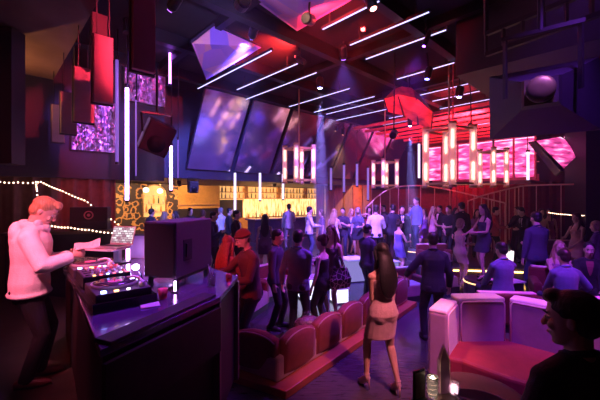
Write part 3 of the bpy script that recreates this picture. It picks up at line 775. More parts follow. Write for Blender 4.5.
struct(uvbox(MB(), GU+1.0, U1, gv0-.1, gv1+7., 5.4, 5.98).build('wall_gallery_upper', M_wall))
# red beams over the gallery (slatted, lit red)
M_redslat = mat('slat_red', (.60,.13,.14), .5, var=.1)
t = thing('baffle_rack', 'red lit slatted ceiling baffles above the pink gallery', 'ceiling baffle', UV(10.6, 3.0, 5.15), ROOM)
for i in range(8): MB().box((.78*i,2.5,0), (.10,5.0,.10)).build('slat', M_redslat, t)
# red faceted sculpture under the ceiling
pts = [(384,99),(398,95),(416,98),(433,112),(431,131),(418,124),(404,116),(388,112)]
Ys = [9.6,9.2,9.2,9.4,10.2,10.4,10.2,10.0]
pw = [P(a[0],a[1],y) for a, y in zip(pts, Ys)]; c = sum(pw, V((0,0,0)))/8
t = thing('ceiling_sculpture', 'red lit faceted sculpture hung under the ceiling over the dance floor', 'sculpture', c)
m = MB(); loc = [p-c for p in pw]; top = [p*.55+V((0,.1,.5)) for p in loc]
m._add(loc+top, [tuple(range(8)), tuple(reversed(range(8,16)))]+[(i,8+i,8+(i+1)%8,(i+1)%8) for i in range(8)])
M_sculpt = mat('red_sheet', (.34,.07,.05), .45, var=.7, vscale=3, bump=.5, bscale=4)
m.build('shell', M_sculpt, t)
m = MB()
for i in range(4): m.tube([loc[i]+V((0,0,-.03)), loc[7-i]+V((0,0,-.03))], .02, 6)
m.build('rib', M_blackm, t); MB().bar((0,0,.4), (0,0,ZC-c.z), .03).build('rod', M_blackm, t)
# ------------------------------------------------------------------ wood-panelled wall at the back centre
pA, pB = AT(316, 17.6), AT(372, 17.0)
t = thing('wood_screen', 'warm brown panelled screen at the back of the dance floor', 'screen', (pA.x, pA.y, .30), math.atan2(pB.y-pA.y, pB.x-pA.x))
L = (pB-pA).length
M_or = mat('curtain_orange', (.50,.13,.05), .7, bump=.1, bscale=30, var=.2)
for i in range(6): MB().box((L*(i+.5)/6,0,1.38), (L/6-.03,.10,2.76)).build('board', M_or if i in (4,) else M_wood, t)
MB().box((L/2,0,2.80), (L,.14,.08)).build('top_rail', mat('rail_dark', (.04,.03,.05), .5), t)
# ------------------------------------------------------------------ railings
def railing(label, pts, bal_to, name='stair_railing', n_bal=12, r=.028):
    c = pts[0].copy(); c.z = bal_to; t = thing(name, label, 'railing', c, 0)
    L = [p-c for p in pts]
    # smooth
    fine = []
    for i in range(len(L)-1):
        p0, p1, p2, p3 = L[max(i-1,0)], L[i], L[i+1], L[min(i+2,len(L)-1)]
        for k in range(5):
            u = k/5; fine.append(.5*((2*p1)+(p2-p0)*u+(2*p0-5*p1+4*p2-p3)*u*u+(3*p1-p0-3*p2+p3)*u**3))
    fine.append(L[-1])
    MB().tube(fine, r, 8).build('handrail', M_rail, t, True)
    for i in range(n_bal):
        p = fine[int(round(i*(len(fine)-1)/(n_bal-1)))]
        MB().bar((p.x,p.y,0), (p.x,p.y,p.z), .022).build('baluster', M_rail, t)
M_rail = mat('rail_brass', (.80,.58,.48), .4, metal=.3, var=.05)
railing('curved pale brass railing starting left of the big lantern', [P(366,208,13.6),P(378,196,13.6),P(390,189,13.6),P(405,186,13.8),P(425,186,14.0),P(450,190,14.0),P(480,197,13.2),P(505,203,12.6)], .31)
railing('long pale railing rising to the right in front of red curtain', [P(468,201,12.6),P(485,195,12.5),P(500,191,12.4),P(515,187.5,12.2),P(528,185.5,12.0),P(582,184,10.8)], .31, n_bal=14)
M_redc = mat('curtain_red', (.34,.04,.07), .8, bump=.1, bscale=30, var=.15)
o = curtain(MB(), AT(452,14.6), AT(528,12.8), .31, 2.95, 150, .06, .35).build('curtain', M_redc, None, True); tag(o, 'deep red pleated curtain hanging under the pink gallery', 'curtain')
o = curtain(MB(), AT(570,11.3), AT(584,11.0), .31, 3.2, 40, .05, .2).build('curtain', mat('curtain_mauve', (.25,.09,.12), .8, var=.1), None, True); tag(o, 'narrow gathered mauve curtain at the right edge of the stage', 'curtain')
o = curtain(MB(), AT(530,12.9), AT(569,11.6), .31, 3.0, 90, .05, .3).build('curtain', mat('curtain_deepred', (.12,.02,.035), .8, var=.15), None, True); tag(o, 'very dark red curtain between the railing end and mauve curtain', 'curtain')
# dark column at the right
a = AT(586, 10.3); struct(MB().prism([(a.x,a.y),(a.x+2.5,a.y-.8),(a.x+2.8,a.y+.6),(a.x+.3,a.y+1.2)], .0, 5.98).build('column_right', M_wall))
# slanted pink mirrors at right
panel('slanted pink lit glass panel right of the gallery, larger one', [P(536,141,11.0),P(560,137,11.6),P(584,150,11.2),P(564,169,10.4)], M_pinkg, name='slanted_panel', cat='glass panel', mname='pane')
panel('slanted pink lit glass panel right of the gallery, smaller upper one', [P(563,137,11.6),P(578,135,12.0),P(594,150,11.6),P(586,152,11.2)], M_pinkg, name='slanted_panel', cat='glass panel', mname='pane')
panel('dark sloping glass strip below the pink slanted panel', [P(528,142,11.4),P(535,141,11.1),P(562,171,10.3),P(556,176,10.5)], M_gloss, name='slanted_panel', cat='glass panel', mname='pane')
# ------------------------------------------------------------------ lanterns
M_frost = mat('frosted_glass', (.95,.75,.75), .3, emit=(1,.55,.55), es=.35, var=0)
G_warm = glow('lamp_warm', (1,.60,.40), 4.5)
def lantern(label, px, y0, y1, hw, Y, rot=.4, es=None):
    z1, z0 = ZAT(y0,Y), ZAT(y1,Y); h = z1-z0; w_ = hw/F*Y; p = AT(px, Y, z0)
    t = thing('lantern', label, 'lantern', p, rot, 'tall brass lanterns over the dance floor')
    q = w_*.80
    for z in (.06, h-.06):
        m = MB(); cs = [V((-q,-q,z)),V((q,-q,z)),V((q,q,z)),V((-q,q,z))]
        for i in range(4): m.bar(cs[i], cs[(i+1)%4], .045)
        m.bar(cs[0], cs[2], .03); m.bar(cs[1], cs[3], .03); m.build('frame', M_gold, t)
    for sx, sy in ((-1,-1),(1,-1),(1,1),(-1,1)):
        c = V((sx*q*.92, sy*q*.92, 0))
        m = MB(); r = max(.075, w_*.16)
        m.lathe(c+V((0,0,.0)), [(r,0),(r,h)], 12); m.lathe(c, [(r*.9,h-.001),(r*.9,.001)], 12)
        g = m.build('glass_tube', M_frostt, t, True)
        m = MB(); m.lathe(c+V((0,0,h*.10)), [(.005,0),(.035,.02),(.035,h*.30),(.005,h*.30+.02)], 10); m.lathe(c+V((0,0,h*.60)), [(.005,0),(.035,.02),(.035,h*.30),(.005,h*.30+.02)], 10); m.build('lamp', G_warm, g, True)
        MB().lathe(c+V((0,0,-.05)), [(r*1.15,0),(r*1.15,.06)], 12).build('end_cap', M_gold, t, True); MB().lathe(c+V((0,0,h-.01)), [(r*1.15,0),(r*1.15,.06)], 12).build('end_cap', M_gold, t, True)
    m = MB()
    m.bar((0,0,h-.06), (0,0,ZC-z0), .035); m.build('rod', M_gold, t)
    return t
M_frostt = mat('frosted_tube', (1,.80,.82), .45, emit=(1,.35,.42), es=.07, trans=.8, var=0)
lantern('large brass lantern with four glowing tubes left of the gallery', 449, 128, 186, 21, 8.6, .5)
lantern('small far brass lantern with glowing tubes above the dance floor', 385, 161, 187, 11, 12.5, .4)
lantern('brass lantern with glowing tubes in front of the pink gallery', 493, 150, 186, 11, 10.6, .3)
lantern('brass lantern with glowing tubes in front of the slanted mirrors', 299, 147, 182, 14, 10.4, .6)
# thin pipe
t = thing('hanging_pipe', 'thin reddish pipe hanging down beside the dark bulkhead', 'pipe', P(453,131,8.6))
z = ZC-ZAT(131,8.6); MB().tube([(0,0,0),(0,0,z)], .02, 8).build('pipe', mat('pipe_red', (.35,.12,.16), .4, var=0), t); MB().lathe((0,0,z-.05), [(.06,0),(.06,.05)], 12).build('ceiling_plate', M_blackm, t)
# ------------------------------------------------------------------ hanging horn at the top right
hc_ = P(541, 97, 3.4)
t = thing('horn_loudspeaker', 'big black flared loudspeaker hanging at the top right', 'loudspeaker', hc_)
ax = V((.58,.79,.10)).normalized(); Xh = ax.cross(V((0,0,1))).normalized(); Zh = Xh.cross(ax)
def rr_(c, w, h): return [c-Xh*w-Zh*h, c+Xh*w-Zh*h, c+Xh*w+Zh*h, c-Xh*w+Zh*h]
c0 = V((0,0,0)); M_horn = mat('horn_black', (.018,.015,.025), .45, var=.15)
m = MB(); m.loft([rr_(c0+ax*.40,.50,.37), rr_(c0+ax*.34,.50,.37), rr_(c0-ax*.25,.16,.14), rr_(c0-ax*.40,.13,.12)]); m.build('horn', M_horn, t)
m = MB(); m.loft([rr_(c0+ax*.402,.46,.33), rr_(c0+ax*.41,.44,.31)]); m.build('mouth', M_black, t)
m = MB(); m.lathe(c0-ax*.40, [(.10,0),(.115,-.03),(.115,-.14),(.085,-.16),(.03,-.165)], 18, ax); m.build('driver', M_horn, t, True)
m = MB()
for sx in (-1,1): m.bar(c0-ax*.2+Xh*sx*.30, c0-ax*.2+Xh*sx*.30+V((0,0,.62)), .05, .02)
m.bar(c0-ax*.2-Xh*.33+V((0,0,.62)), c0-ax*.2+Xh*.33+V((0,0,.62)), .05, .04); m.build('yoke', M_blackm, t)
MB().tube([c0-ax*.2+V((0,0,.62)), c0-ax*.2+V((0,0,ZC-hc_.z))], .03, 8).build('rod', M_blackm, t)
# truss arm above it
t = thing('truss_arm', 'dark ladder truss arm crossing above the flared loudspeaker', 'truss', P(486,34,4.0))
q = P(620,8,3.0)-P(486,34,4.0); d = V((q.x,q.y,0)); m = MB()
m.bar((0,0,0), d, .05); m.bar((0,0,-.25), d+V((0,0,-.25)), .05)
for i in range(7): m.bar(d*(i/6)+V((0,0,-.25)), d*(i/6), .03)
m.build('frame', M_blackm, t); m = MB(); m.bar((0,0,0), (0,0,ZC-P(486,34,4.0).z), .04); m.bar(d*.95, d*.95+V((0,0,ZC-P(486,34,4.0).z)), .04); m.build('hanger', M_blackm, t)
# ------------------------------------------------------------------ booth table
A, B, B2, C_, D = G(100,350,1.6), G(220,297,1.6), G(238,276,1.6), G(188,260,1.6), G(62,256,1.6)
pc = (A+B+B2+C_+D)/5; pc.z = 0
t = thing('booth_table', 'long black glossy booth table between the white hoodie wearer and the crowd', 'table', pc)
top = [(p-pc)[:2] for p in (A,B,B2,C_,D)]
MB().prism(top, 1.555, 1.60).build('tabletop', M_gloss, t, bevel=.006)
ins = [(p[0]*.96, p[1]*.97) for p in top]
MB().prism(ins, .56, 1.553).build('cabinet', mat('booth_black', (.016,.012,.013), .5, var=.2), t)
a, b = (A-pc), (B-pc)
MB().bar(V((a.x,a.y,1.35))*1.0+V((.02,-.0,0)), V((b.x,b.y,1.35))+V((.0,-.02,0)), .03, .35).build('front_panel', mat('booth_front', (.02,.014,.014), .35, var=.3), t)
m = MB(); q = (B2-pc); m.bar((q.x-.02,q.y-.02,.56), (q.x-.02,q.y-.02,1.553), .06); m.bar((b.x-.02,b.y,.01), (b.x-.02,b.y,1.553), .05); m.build('corner_post', mat('post_brown', (.10,.05,.05), .4, var=0), t)
m = MB(); m.bar(V((a.x,a.y,1.612))+V((-.03,.07,0)), V((b.x,b.y,1.612))+V((-.09,.02,0)), .13, .022); m.build('front_ledge', M_black, t, bevel=.004)
# low violet shield along the far edge
s0, s1 = AT(126,4.42), AT(187,4.30); m = MB()
t = thing('booth_shield', 'low violet lit shield board on the booth table behind the laptop', 'partition', V((s0.x,s0.y,1.601)), math.atan2(s1.y-s0.y, s1.x-s0.x))
L = (s1-s0).length
MB().box((L/2,0,.15), (L,.04,.30)).build('board', mat('shield', (.30,.20,.34), .4, var=.05), t, bevel=.005)
MB().box((L/2,0,.31), (L+.02,.06,.02)).build('cap', M_black, t)
# decks
rz = .72; g0 = V((-1.42, 2.27, 1.601)); ea, eb = V((-.66,.75,0)).normalized(), V((.75,.66,0)).normalized()
def dk(x, y, z=0.): return g0+eb*x+ea*y+V((0,0,z))
t = thing('equipment_tray', 'flat black equipment tray under the two turntables and mixer', 'tray', dk(0,0), rz)
MB().box((.20,.80,.02), (.42,1.66,.04)).build('tray', M_black, t, bevel=.004)
m = MB(); m.box((.20,-.02,.045), (.42,.02,.05)); m.box((.20,1.62,.045), (.42,.02,.05)); m.box((.40,.80,.045), (.02,1.66,.05)); m.build('rim', M_blackm, t)
M_plat = mat('platter_silver', (.55,.5,.55), .3, metal=.6, var=.1); M_vinyl = mat('vinyl', (.05,.03,.045), .25, var=.1); M_lab = mat('record_label', (.75,.2,.3), .5, var=0)
G_blue = glow('led_blue', (.25,.35,1.0), 12); G_red = glow('led_red', (1,.08,.12), 5); G_orange = glow('led_orange', (1,.5,.15), 6); G_wht = glow('led_white', (1,.85,.95), 6)
def turntable(label, y):
    t = thing('turntable', label, 'turntable', dk(.20, y, .041), rz, 'turntables on the booth table')
    MB().box((0,0,.045), (.37,.46,.07)).build('base', mat('deck_body', (.07,.06,.07), .35, metal=.3, var=.05), t, bevel=.006)
    for x in (-.15,.15):
        for yy in (-.19,.19): MB().lathe((x,yy,0), [(.02,0),(.022,.01)], 10).build('foot', M_black, t)
    p = MB().lathe((-.01,.04,.08), [(.165,0),(.168,.008),(.165,.018),(.02,.02)], 28).build('platter', M_plat, t)
    MB().lathe((-.01,.04,.100), [(.150,0),(.150,.003),(.052,.004)], 28).build('record', M_vinyl, p, True)
    MB().lathe((-.01,.04,.1045), [(.05,0),(.05,.001),(.004,.0015),(.004,.012)], 20).build('label', M_lab, p)
    ar = MB().tube([(.14,-.16,.11),(.145,-.05,.12),(.13,.04,.118),(.08,.06,.112)], .011, 8); ar.lathe((.14,-.16,.08), [(.03,0),(.03,.02),(.014,.035)], 12); ar.tube([(.14,-.16,.112),(.138,-.205,.112)], .014, 8)
    o = ar.build('tonearm', M_white, t, True); MB().box((.075,.062,.110), (.03,.022,.014)).build('headshell', M_white, o)
    MB().box((-.13,-.19,.086), (.03,.03,.012)).build('start_button', G_blue, t)
    MB().box((-.05,-.20,.085), (.03,.012,.008)).build('lamp', G_orange, t); MB().box((.03,-.20,.085), (.02,.012,.008)).build('lamp', G_wht, t)
    MB().box((.165,.12,.084), (.02,.14,.006)).build('pitch_slider', M_white, t)
turntable('black turntable nearest the camera on the booth table, white tonearm', .24)
turntable('black turntable beyond the mixer, near the laptop stand', 1.30)
t = thing('mixer', 'lit mixing desk between the two turntables', 'mixer', dk(.20,.77,.041), rz)
MB().box((0,0,.05), (.36,.42,.10)).build('body', M_blackm, t, bevel=.006)
MB().box((0,0,.102), (.34,.40,.005)).build('faceplate', mat('faceplate', (.14,.11,.13), .35, metal=.4, var=0), t)
for i in range(4):
    for j in range(4):
        MB().lathe((.13-.055*j,-.15+.1*i,.105), [(.013,0),(.012,.018),(.003,.019)], 8).build('knob', M_white if (i+j)%3 else mat('knob_red', (.7,.08,.1), .4, var=0), t)
    MB().box((-.11,-.15+.1*i,.108), (.09,.012,.004)).build('fader_slot', M_black, t); MB().box((-.11+.02*(i%2),-.15+.1*i,.114), (.018,.026,.014)).build('fader', M_white, t)
for i in range(6): MB().box((.15-.05*i,-.195+.0*i,.108), (.018,.014,.006)).build('indicator', (G_red,G_wht,G_red,G_blue,G_red,G_orange)[i], t)
for i in range(6): MB().box((.15-.05*i,.19,.108), (.018,.014,.006)).build('indicator', (G_red,G_red,G_wht,G_red,G_orange,G_red)[i], t)
# laptop on its stand
lp = AT(113, 4.05, 1.601)
t = thing('laptop_stand', 'pinkish tray stand holding the open laptop', 'stand', lp, -.25)
MB().box((-.07,-.06,.185), (.50,.30,.02)).build('tray', M_white, t, bevel=.006); MB().box((.05,.02,.09), (.08,.05,.17)).build('column', M_white, t, bevel=.005); MB().box((.05,.02,.008), (.22,.20,.014)).build('base', M_blackm, t)
lc = lp+V((.02,.02,.197))
t = thing('laptop', 'open silver laptop with a bright screen on the tray stand', 'laptop', lc, -.25)
MB().box((0,-.04,.010), (.34,.24,.018)).build('keyboard_base', M_plat, t, bevel=.004); MB().box((0,-.03,.0205), (.29,.12,.002)).build('keyboard', M_black, t)
Mx = Matrix.Rotation(-.28, 3, 'X')
l = MB().box(V((0,.085,.02))+Mx@V((0,.006,.115)), (.34,.010,.235), M=Mx).build('lid', M_plat, t, bevel=.003)
def screen_mat():
    m = mat('laptop_screen', (.02,.02,.02), .2, var=0); nt = m.node_tree; b = nt.nodes['Principled BSDF']; tc = nt.nodes.new('ShaderNodeTexCoord')
    mp = nt.nodes.new('ShaderNodeMapping'); mp.inputs['Rotation'].default_value = (PI/2,0,0); nt.links.new(tc.outputs['Object'], mp.inputs['Vector'])
    br = nt.nodes.new('ShaderNodeTexBrick'); br.inputs['Scale'].default_value = 9; br.inputs['Mortar Size'].default_value = .03
    br.inputs['Color1'].default_value = (.9,.85,.9,1); br.inputs['Color2'].default_value = (.25,.10,.16,1); br.inputs['Mortar'].default_value = (.12,.05,.08,1)
    nt.links.new(mp.outputs['Vector'], br.inputs['Vector']); nt.links.new(br.outputs['Color'], b.inputs['Emission Color']); b.inputs['Emission Strength'].default_value = 1.1; return m
MB().box(V((0,.085,.02))+Mx@V((0,-.001,.118)), (.31,.004,.200), M=Mx).build('screen', screen_mat(), l)
# paper sheet in the hand is added with the person; small lamp
lp2 = AT(143, 3.05, 1.601)
t = thing('desk_lamp', 'small desk lamp with a bright blue white head beside the speaker', 'lamp', lp2)
MB().lathe((0,0,0), [(.07,0),(.07,.015),(.02,.025)], 16).build('base', M_black, t, True); MB().tube([(0,0,.02),(-.02,.0,.10),(-.05,-.02,.16)], .008, 8).build('neck', M_blackm, t, True)
MB().ellip((-.055,-.025,.165), (.032,.032,.026)).build('lamp_head', glow('lamp_bluewhite', (.50,.50,1.0), 40), t, True)
# monitor speaker on the table
sp = V((-1.15, 3.17, 1.601))
l = bpy.data.lights.new('desk_bulb', 'POINT'); l.energy = 9; l.color = (.35,.25,1); l.shadow_soft_size = .03; o = bpy.data.objects.new('desk_bulb', l); COL.objects.link(o); o.location = lp2+V((-.055,-.03,.10))
t = thing('monitor_speaker', 'large black monitor loudspeaker on a frame on the booth table', 'loudspeaker', sp, -.25)
M_spk = mat('speaker_coat', (.07,.045,.06), .55, bump=.25, bscale=160, var=.06)
MB().box((0,0,.345), (.33,.60,.49)).build('cabinet', M_spk, t, bevel=.012)
MB().box((0,-.303,.345), (.30,.012,.46)).build('grille', mat('speaker_front', (.02,.018,.022), .6, bump=.6, bscale=200, var=0), t, bevel=.004)
o = MB().box((.166,-.13,.33), (.008,.13,.19)).build('handle_recess', M_black, t); MB().tube([(.172,-.16,.27),(.176,-.16,.39)], .009, 8).build('grip', M_blackm, o)
m = MB()
for x in (-.13,.13):
    for y in (-.25,.25): m.bar((x,y,0), (x,y,.10), .03)
    m.bar((x,-.25,.085), (x,.25,.085), .03)
m.build('stand_frame', M_blackm, t)
t = thing('light_bar', 'short violet white light bar standing under the monitor loudspeaker', 'light bar', V((-1.06,2.80,1.601)))
MB().box((0,0,.05), (.014,.014,.085)).build('tube', glow('bar_violet', (.70,.35,1.0), 14), t); MB().box((0,0,.005), (.05,.05,.01)).build('base', M_black, t)
t = thing('light_bar', 'short violet white light bar standing between the laptop stand and shield board', 'light bar', AT(128,4.22,1.601))
MB().box((0,0,.12), (.03,.03,.22)).build('tube', MATS['bar_violet'], t); MB().box((0,0,.005), (.06,.06,.01)).build('base', M_black, t)
# drinks on the booth table
def tumbler(label, p, col, h=.12, r=.036, straws=2, m=None):
    t = thing('drink_glass', label, 'glass', p)
    MB().lathe((0,0,0), [(r*.8,0),(r,h),(r*.92,h),(r*.74,.012),(.001,.012)], 14).build('glass', M_glass, t, True)
    MB().lathe((0,0,.014), [(r*.73,0),(r*.86,h*.72),(.001,h*.72)], 14).build('drink', mat('drink_%d'%int(col[0]*100), col, .1, trans=.5, var=0), t, True)
    for i in range(straws): MB().tube([(-.01+.015*i,0,.02),(.012-.05*i,.01,h+.08)], .003, 6).build('straw', M_white, t)
tumbler('tall pink drink with two straws on the booth table', AT(212, 2.98, 1.601), (.8,.25,.35))
tumbler('short drink glass behind the tall pink one on the booth table', AT(206, 3.45, 1.601), (.7,.5,.7), .09, .036, 0)
t = thing('votive_candle', 'small red votive candle at the table corner by the red beanie wearer', 'candle', AT(229, 3.20, 1.601))
MB().lathe((0,0,0), [(.028,0),(.034,.06),(.030,.06),(.024,.008),(.001,.008)], 14).build('holder', mat('red_glass', (.6,.06,.05), .15, trans=.5, var=0), t, True); MB().ellip((0,0,.03), (.012,.012,.016)).build('flame', glow('flame', (1,.3,.1), 12), t, True)
t = thing('paper_cup', 'red paper cup lying low under the monitor loudspeaker', 'cup', AT(163, 2.62, 1.601))
MB().lathe((0,0,0), [(.028,0),(.038,.08),(.036,.08),(.026,.004),(.001,.004)], 14).build('cup', mat('cup_red', (.6,.08,.09), .5, var=0), t, True)
t = thing('napkin', 'white folded napkin on the booth table by the paper cup', 'napkin', AT(150, 2.45, 1.601), .5)
MB().box((0,0,.004), (.13,.11,.008)).build('napkin', M_white, t, bevel=.002)
# rear counter with the round-badged cabinet
t = thing('rear_counter', 'dark counter against the pleated curtain behind the booth', 'counter', V((-4.9,6.45,.002)), .30)
MB().box((.35,0,.85), (1.9,.5,1.7)).build('body', M_black, t); MB().box((.35,0,1.73), (2.0,.56,.05)).build('worktop', mat('counter_brown', (.10,.06,.045), .4, var=.2), t)
cb = AT(91, 6.75, 1.757)
t = thing('amplifier_cabinet', 'black amplifier cabinet with a round ring badge on the rear counter', 'amplifier', cb, .3)
MB().box((0,0,.23), (.66,.30,.46)).build('body', M_black, t, bevel=.012); ri = [(.0+.075*math.cos(k), -.158, .30+.075*math.sin(k)) for k in [2*PI*i/20 for i in range(20)]]
MB().tube(ri, .012, 6, closed=True).build('ring_badge', mat('badge', (.5,.25,.3), .4, var=0), t, True); MB().lathe((0,-.152,.30), [(.03,0),(.03,.01)], 14, (0,-1,0)).build('badge_centre', mat('badge', (.5,.25,.3)), t)
MB().box((0,-.155,.10), (.60,.01,.15)).build('grille', mat('speaker_grille', (.03,.03,.03)), t)
# string lights
G_bulb = glow('bulb_warm', (1,.60,.40), 6)
M_cord = mat('cord_black', (.01,.01,.01), .6, var=0)
bulb_src = None
def string_lights(label, pts, n, group='strings of little bulbs', r=.013):
    global bulb_src
    c = pts[0]; t = thing('string_lights', label, 'string lights', c, 0, group)
    L = [p-c for p in pts]; fine = []
    for i in range(len(L)-1):
        for k in range(12):
            u = k/12; fine.append(L[i].lerp(L[i+1], u)+V((0,0,-.012*math.sin(PI*u))))
    fine.append(L[-1]); MB().tube(fine, .006, 6).build('cord', M_cord, t)
    for i in range(n):
        f = i/(n-1)*(len(fine)-1); k = min(int(f), len(fine)-2); p = fine[k].lerp(fine[k+1], f-k)
        if bulb_src is None: o = MB().ellip((0,0,0), (r,r,r*1.2), None, 8, 6).build('bulb', G_bulb, t, True); bulb_src = o
        else: o = bulb_src.copy(); COL.objects.link(o); o.parent = t
        o.location = p+V((0,0,-.018))
string_lights('string of warm little bulbs sloping down before the dark curtain', [P(41,181,6.6),P(62,190,6.7),P(86,200,6.8),P(112,219,6.9),P(140,237,7.0)], 32)
string_lights('short vertical string of warm little bulbs on the curtain', [P(36,181,6.5),P(37,190,6.5),P(38,205,6.5)], 9)
string_lights('string of warm little bulbs running left under the dark beam', [P(0,181,6.4),P(18,181.5,6.45),P(38,181.5,6.5)], 9)
string_lights('low level string of warm little bulbs behind the white hoodie', [P(52,225,6.0),P(70,226.5,6.1),P(90,229,6.2),P(112,232,6.3)], 18)
string_lights('string of little bulbs along the stage edge at the far right', [P(549,212,10.6),P(567,214,10.5),P(584,215,10.4)], 20)
# ------------------------------------------------------------------ long low banquette, seen from behind
ba, bb = V((-.166,3.92,0)), V((2.60,7.32,0)); bd = (bb-ba).normalized(); bn = V((-bd.y,bd.x,0))   # bn: towards the dance floor
t = thing('banquette', 'long low banquette with red back cushions beside the woman in the mini dress', 'banquette', ba)
L = (bb-ba).length; side = V((-.80,.42,0)).normalized(); sn = V((.42,.80,0)).normalized()
M_plinth = mat('plinth_orange', (.22,.05,.02), .45, var=.2, vscale=3)
m = MB(); q = lambda s_, o_: (bd*s_+bn*o_)
def sq(s_, o_): return side*s_+sn*o_
m.prism([q(0,0)[:2], q(L,0)[:2], q(L,.62)[:2], q(.35,.62)[:2], sq(.9,.46)[:2], sq(.9,0)[:2]], .002, .10)
m.build('plinth', M_plinth, t, bevel=.01)
m = MB(); m.prism([q(.06,.20)[:2], q(L-.03,.20)[:2], q(L-.03,.59)[:2], q(.38,.59)[:2], sq(.86,.43)[:2], sq(.86,.14)[:2]], .10, .40); m.build('seat', M_mauve, t, bevel=.03)
def back_cushion(c, d, n, w_, h, th, lean=.10, name='backrest', z0=.105):
    # rounded upright cushion, its top edge arched
    m = MB(); rings = []
    N_ = 10
    for i in range(N_+1):
        f = i/N_; x = (f-.5)*w_; e = math.sin(PI*min(1, max(0, f)))**.35 if 0 < f < 1 else .55
        hh = h*(.74+.26*e); tt = th*(.55+.45*e)
        cs = []
        for k in range(12):
            a_ = 2*PI*k/12; yy = tt/2*math.copysign(abs(math.cos(a_))**.6, math.cos(a_)); zz = z0+(hh)/2*(1+math.copysign(abs(math.sin(a_))**.55, math.sin(a_)))
            cs.append(c+d*x+n*(yy-lean*(zz-z0))+V((0,0,zz)))
        rings.append(cs)
    m.loft(rings)
    o = m.build(name, M_redv, t, True)
    p = MB(); p.tube([c+d*((i/12-.5)*w_*.96)+n*(-th*.30-lean*h*.93)+V((0,0,z0+h*(.71+.25*math.sin(PI*min(.98,max(.02,i/12)))**.35))) for i in range(13)], .009, 6).build('piping', M_mauve, o, True)
n_c = 6; wc = (L-.10)/n_c
for i in range(n_c): back_cushion(q(.16+wc*(i+.5)*.97, .27), bd, bn, wc*.90, .55, .21, .05)
back_cushion(sq(.56,.22), side, sn, .66, .56, .22, .05)
# handbag with roses on the banquette
hb = q(.95,.42)+ba; t = thing('sequinned_bag', 'dark sequinned bag lying on the long banquette between red cushions', 'bag', (hb.x,hb.y,.405), .4)
MB().ellip((0,0,.12), (.22,.13,.12)).remesh('bag_body', mat('bag_floral', (.10,.04,.06), .35, bump=1., bscale=30, var=.9, vscale=28), .012, t, 2, .4)
MB().tube([(-.12,0,.18),(-.06,.02,.28),(.06,.02,.28),(.12,0,.18)], .010, 6).build('strap', M_black, t, True)
# ------------------------------------------------------------------ round pink booth at the right
t = thing('lounge_booth', 'big rounded pink and mauve lounge booth in the right foreground', 'sofa', V((2.2,4.5,0)))
o0 = V((2.2,4.5,0))
def W2(x, y): return (x-o0.x, y-o0.y)
seat = [W2(*p) for p in ((1.72,4.10),(1.86,4.50),(2.3,4.66),(2.85,4.66),(3.40,4.12),(3.75,3.2),(3.65,2.7),(2.95,2.75),(2.72,3.25),(2.25,3.62),(1.95,3.98))]
m = MB(); m.prism(seat, .002, .16); m.build('base', M_black, t)
m = MB(); m.prism([(p[0]*1.0,p[1]) for p in seat], .16, .45); m.build('seat', mat('seat_red', (.26,.022,.032), .7, bump=.08, bscale=60, var=.1), t, bevel=.05, seg=3)
def backpad(pa, pb, z0, z1, th, nm='backrest', trim=True):
    a_, b_ = V((pa[0]-o0.x,pa[1]-o0.y,0)), V((pb[0]-o0.x,pb[1]-o0.y,0)); d = (b_-a_); Ln = d.length; d.normalize(); n = V((-d.y,d.x,0))
    c = (a_+b_)/2+n*th/2
    m = MB(); M = Matrix((d,n,V((0,0,1)))).transposed(); m.box(c+V((0,0,(z0+z1)/2)), (Ln,th,z1-z0), M=M); o = m.build(nm, M_mauve, t, bevel=.045, seg=4)
    m = MB(); m.box(c+V((0,0,z1+.004)), (Ln*.98,th*.92,.06), M=M); m.build('top_pad', M_pale, o, bevel=.025, seg=3)
    m = MB(); m.tube([a_+d*.03+n*.0+V((0,0,z0+.05)), a_+d*.03+V((0,0,z1-.05)), a_+d*.06+V((0,0,z1-.01)), b_-d*.06+V((0,0,z1-.01)), b_-d*.03+V((0,0,z1-.05)), b_-d*.03+V((0,0,z0+.05))], .009, 6); m.build('piping', M_pale, o, True)
backpad((2.16,4.48), (2.82,4.50), .30, 1.00, .28)
backpad((2.84,4.50), (3.36,3.98), .30, 1.00, .28)
backpad((3.38,3.96), (3.70,3.0), .30, 1.02, .20)
backpad((1.80,4.02), (2.14,4.46), .16, .98, .24, 'side_wing')
# second sofa and the curved settee behind it
def sofa(label, c, rz, w_, d_, zt, seat_z=.42, z0=.0, m1=None, m2=None, arms=True, group=None):
    t = thing('lounge_sofa', label, 'sofa', V((c[0],c[1],z0+.002)), rz, group); m1 = m1 or M_mauve; m2 = m2 or M_redv
    MB().box((0,0,.06), (w_*.96,d_*.92,.12)).build('plinth', M_black, t)
    MB().box((0,-.06,.12+(seat_z-.12)/2), (w_,d_-.12,seat_z-.12)).build('seat', m1, t, bevel=.04, seg=3)
    MB().box((0,d_/2-.09,.12+(zt-.12)/2), (w_,.18,zt-.12)).build('backrest', m2, t, bevel=.05, seg=3)
    MB().box((0,d_/2-.09,zt+.004), (w_*.95,.13,.025)).build('top_pad', M_pale, t, bevel=.012)
    if arms:
        for sx in (-1,1): MB().box((sx*(w_/2-.07),0,.12+(zt*.78-.12)/2), (.14,d_,zt*.78-.12)).build('armrest', m2, t, bevel=.045, seg=3)
    return t
sofa('mauve low sofa with a blue shirted man seated, just behind the pink booth', (3.35,5.60), PI-.1, .92, .75, .62, .42, .25, arms=False)
sofa('red rounded armchair back just behind the pink booth, right of the blue shirted man', (4.22,5.20), PI-.15, .72, .7, .66, .40, .25)
sofa('dark red lounge sofa at the right edge under the seated group', (5.2,5.97), -.5, 1.7, .85, .78, .42, .25)
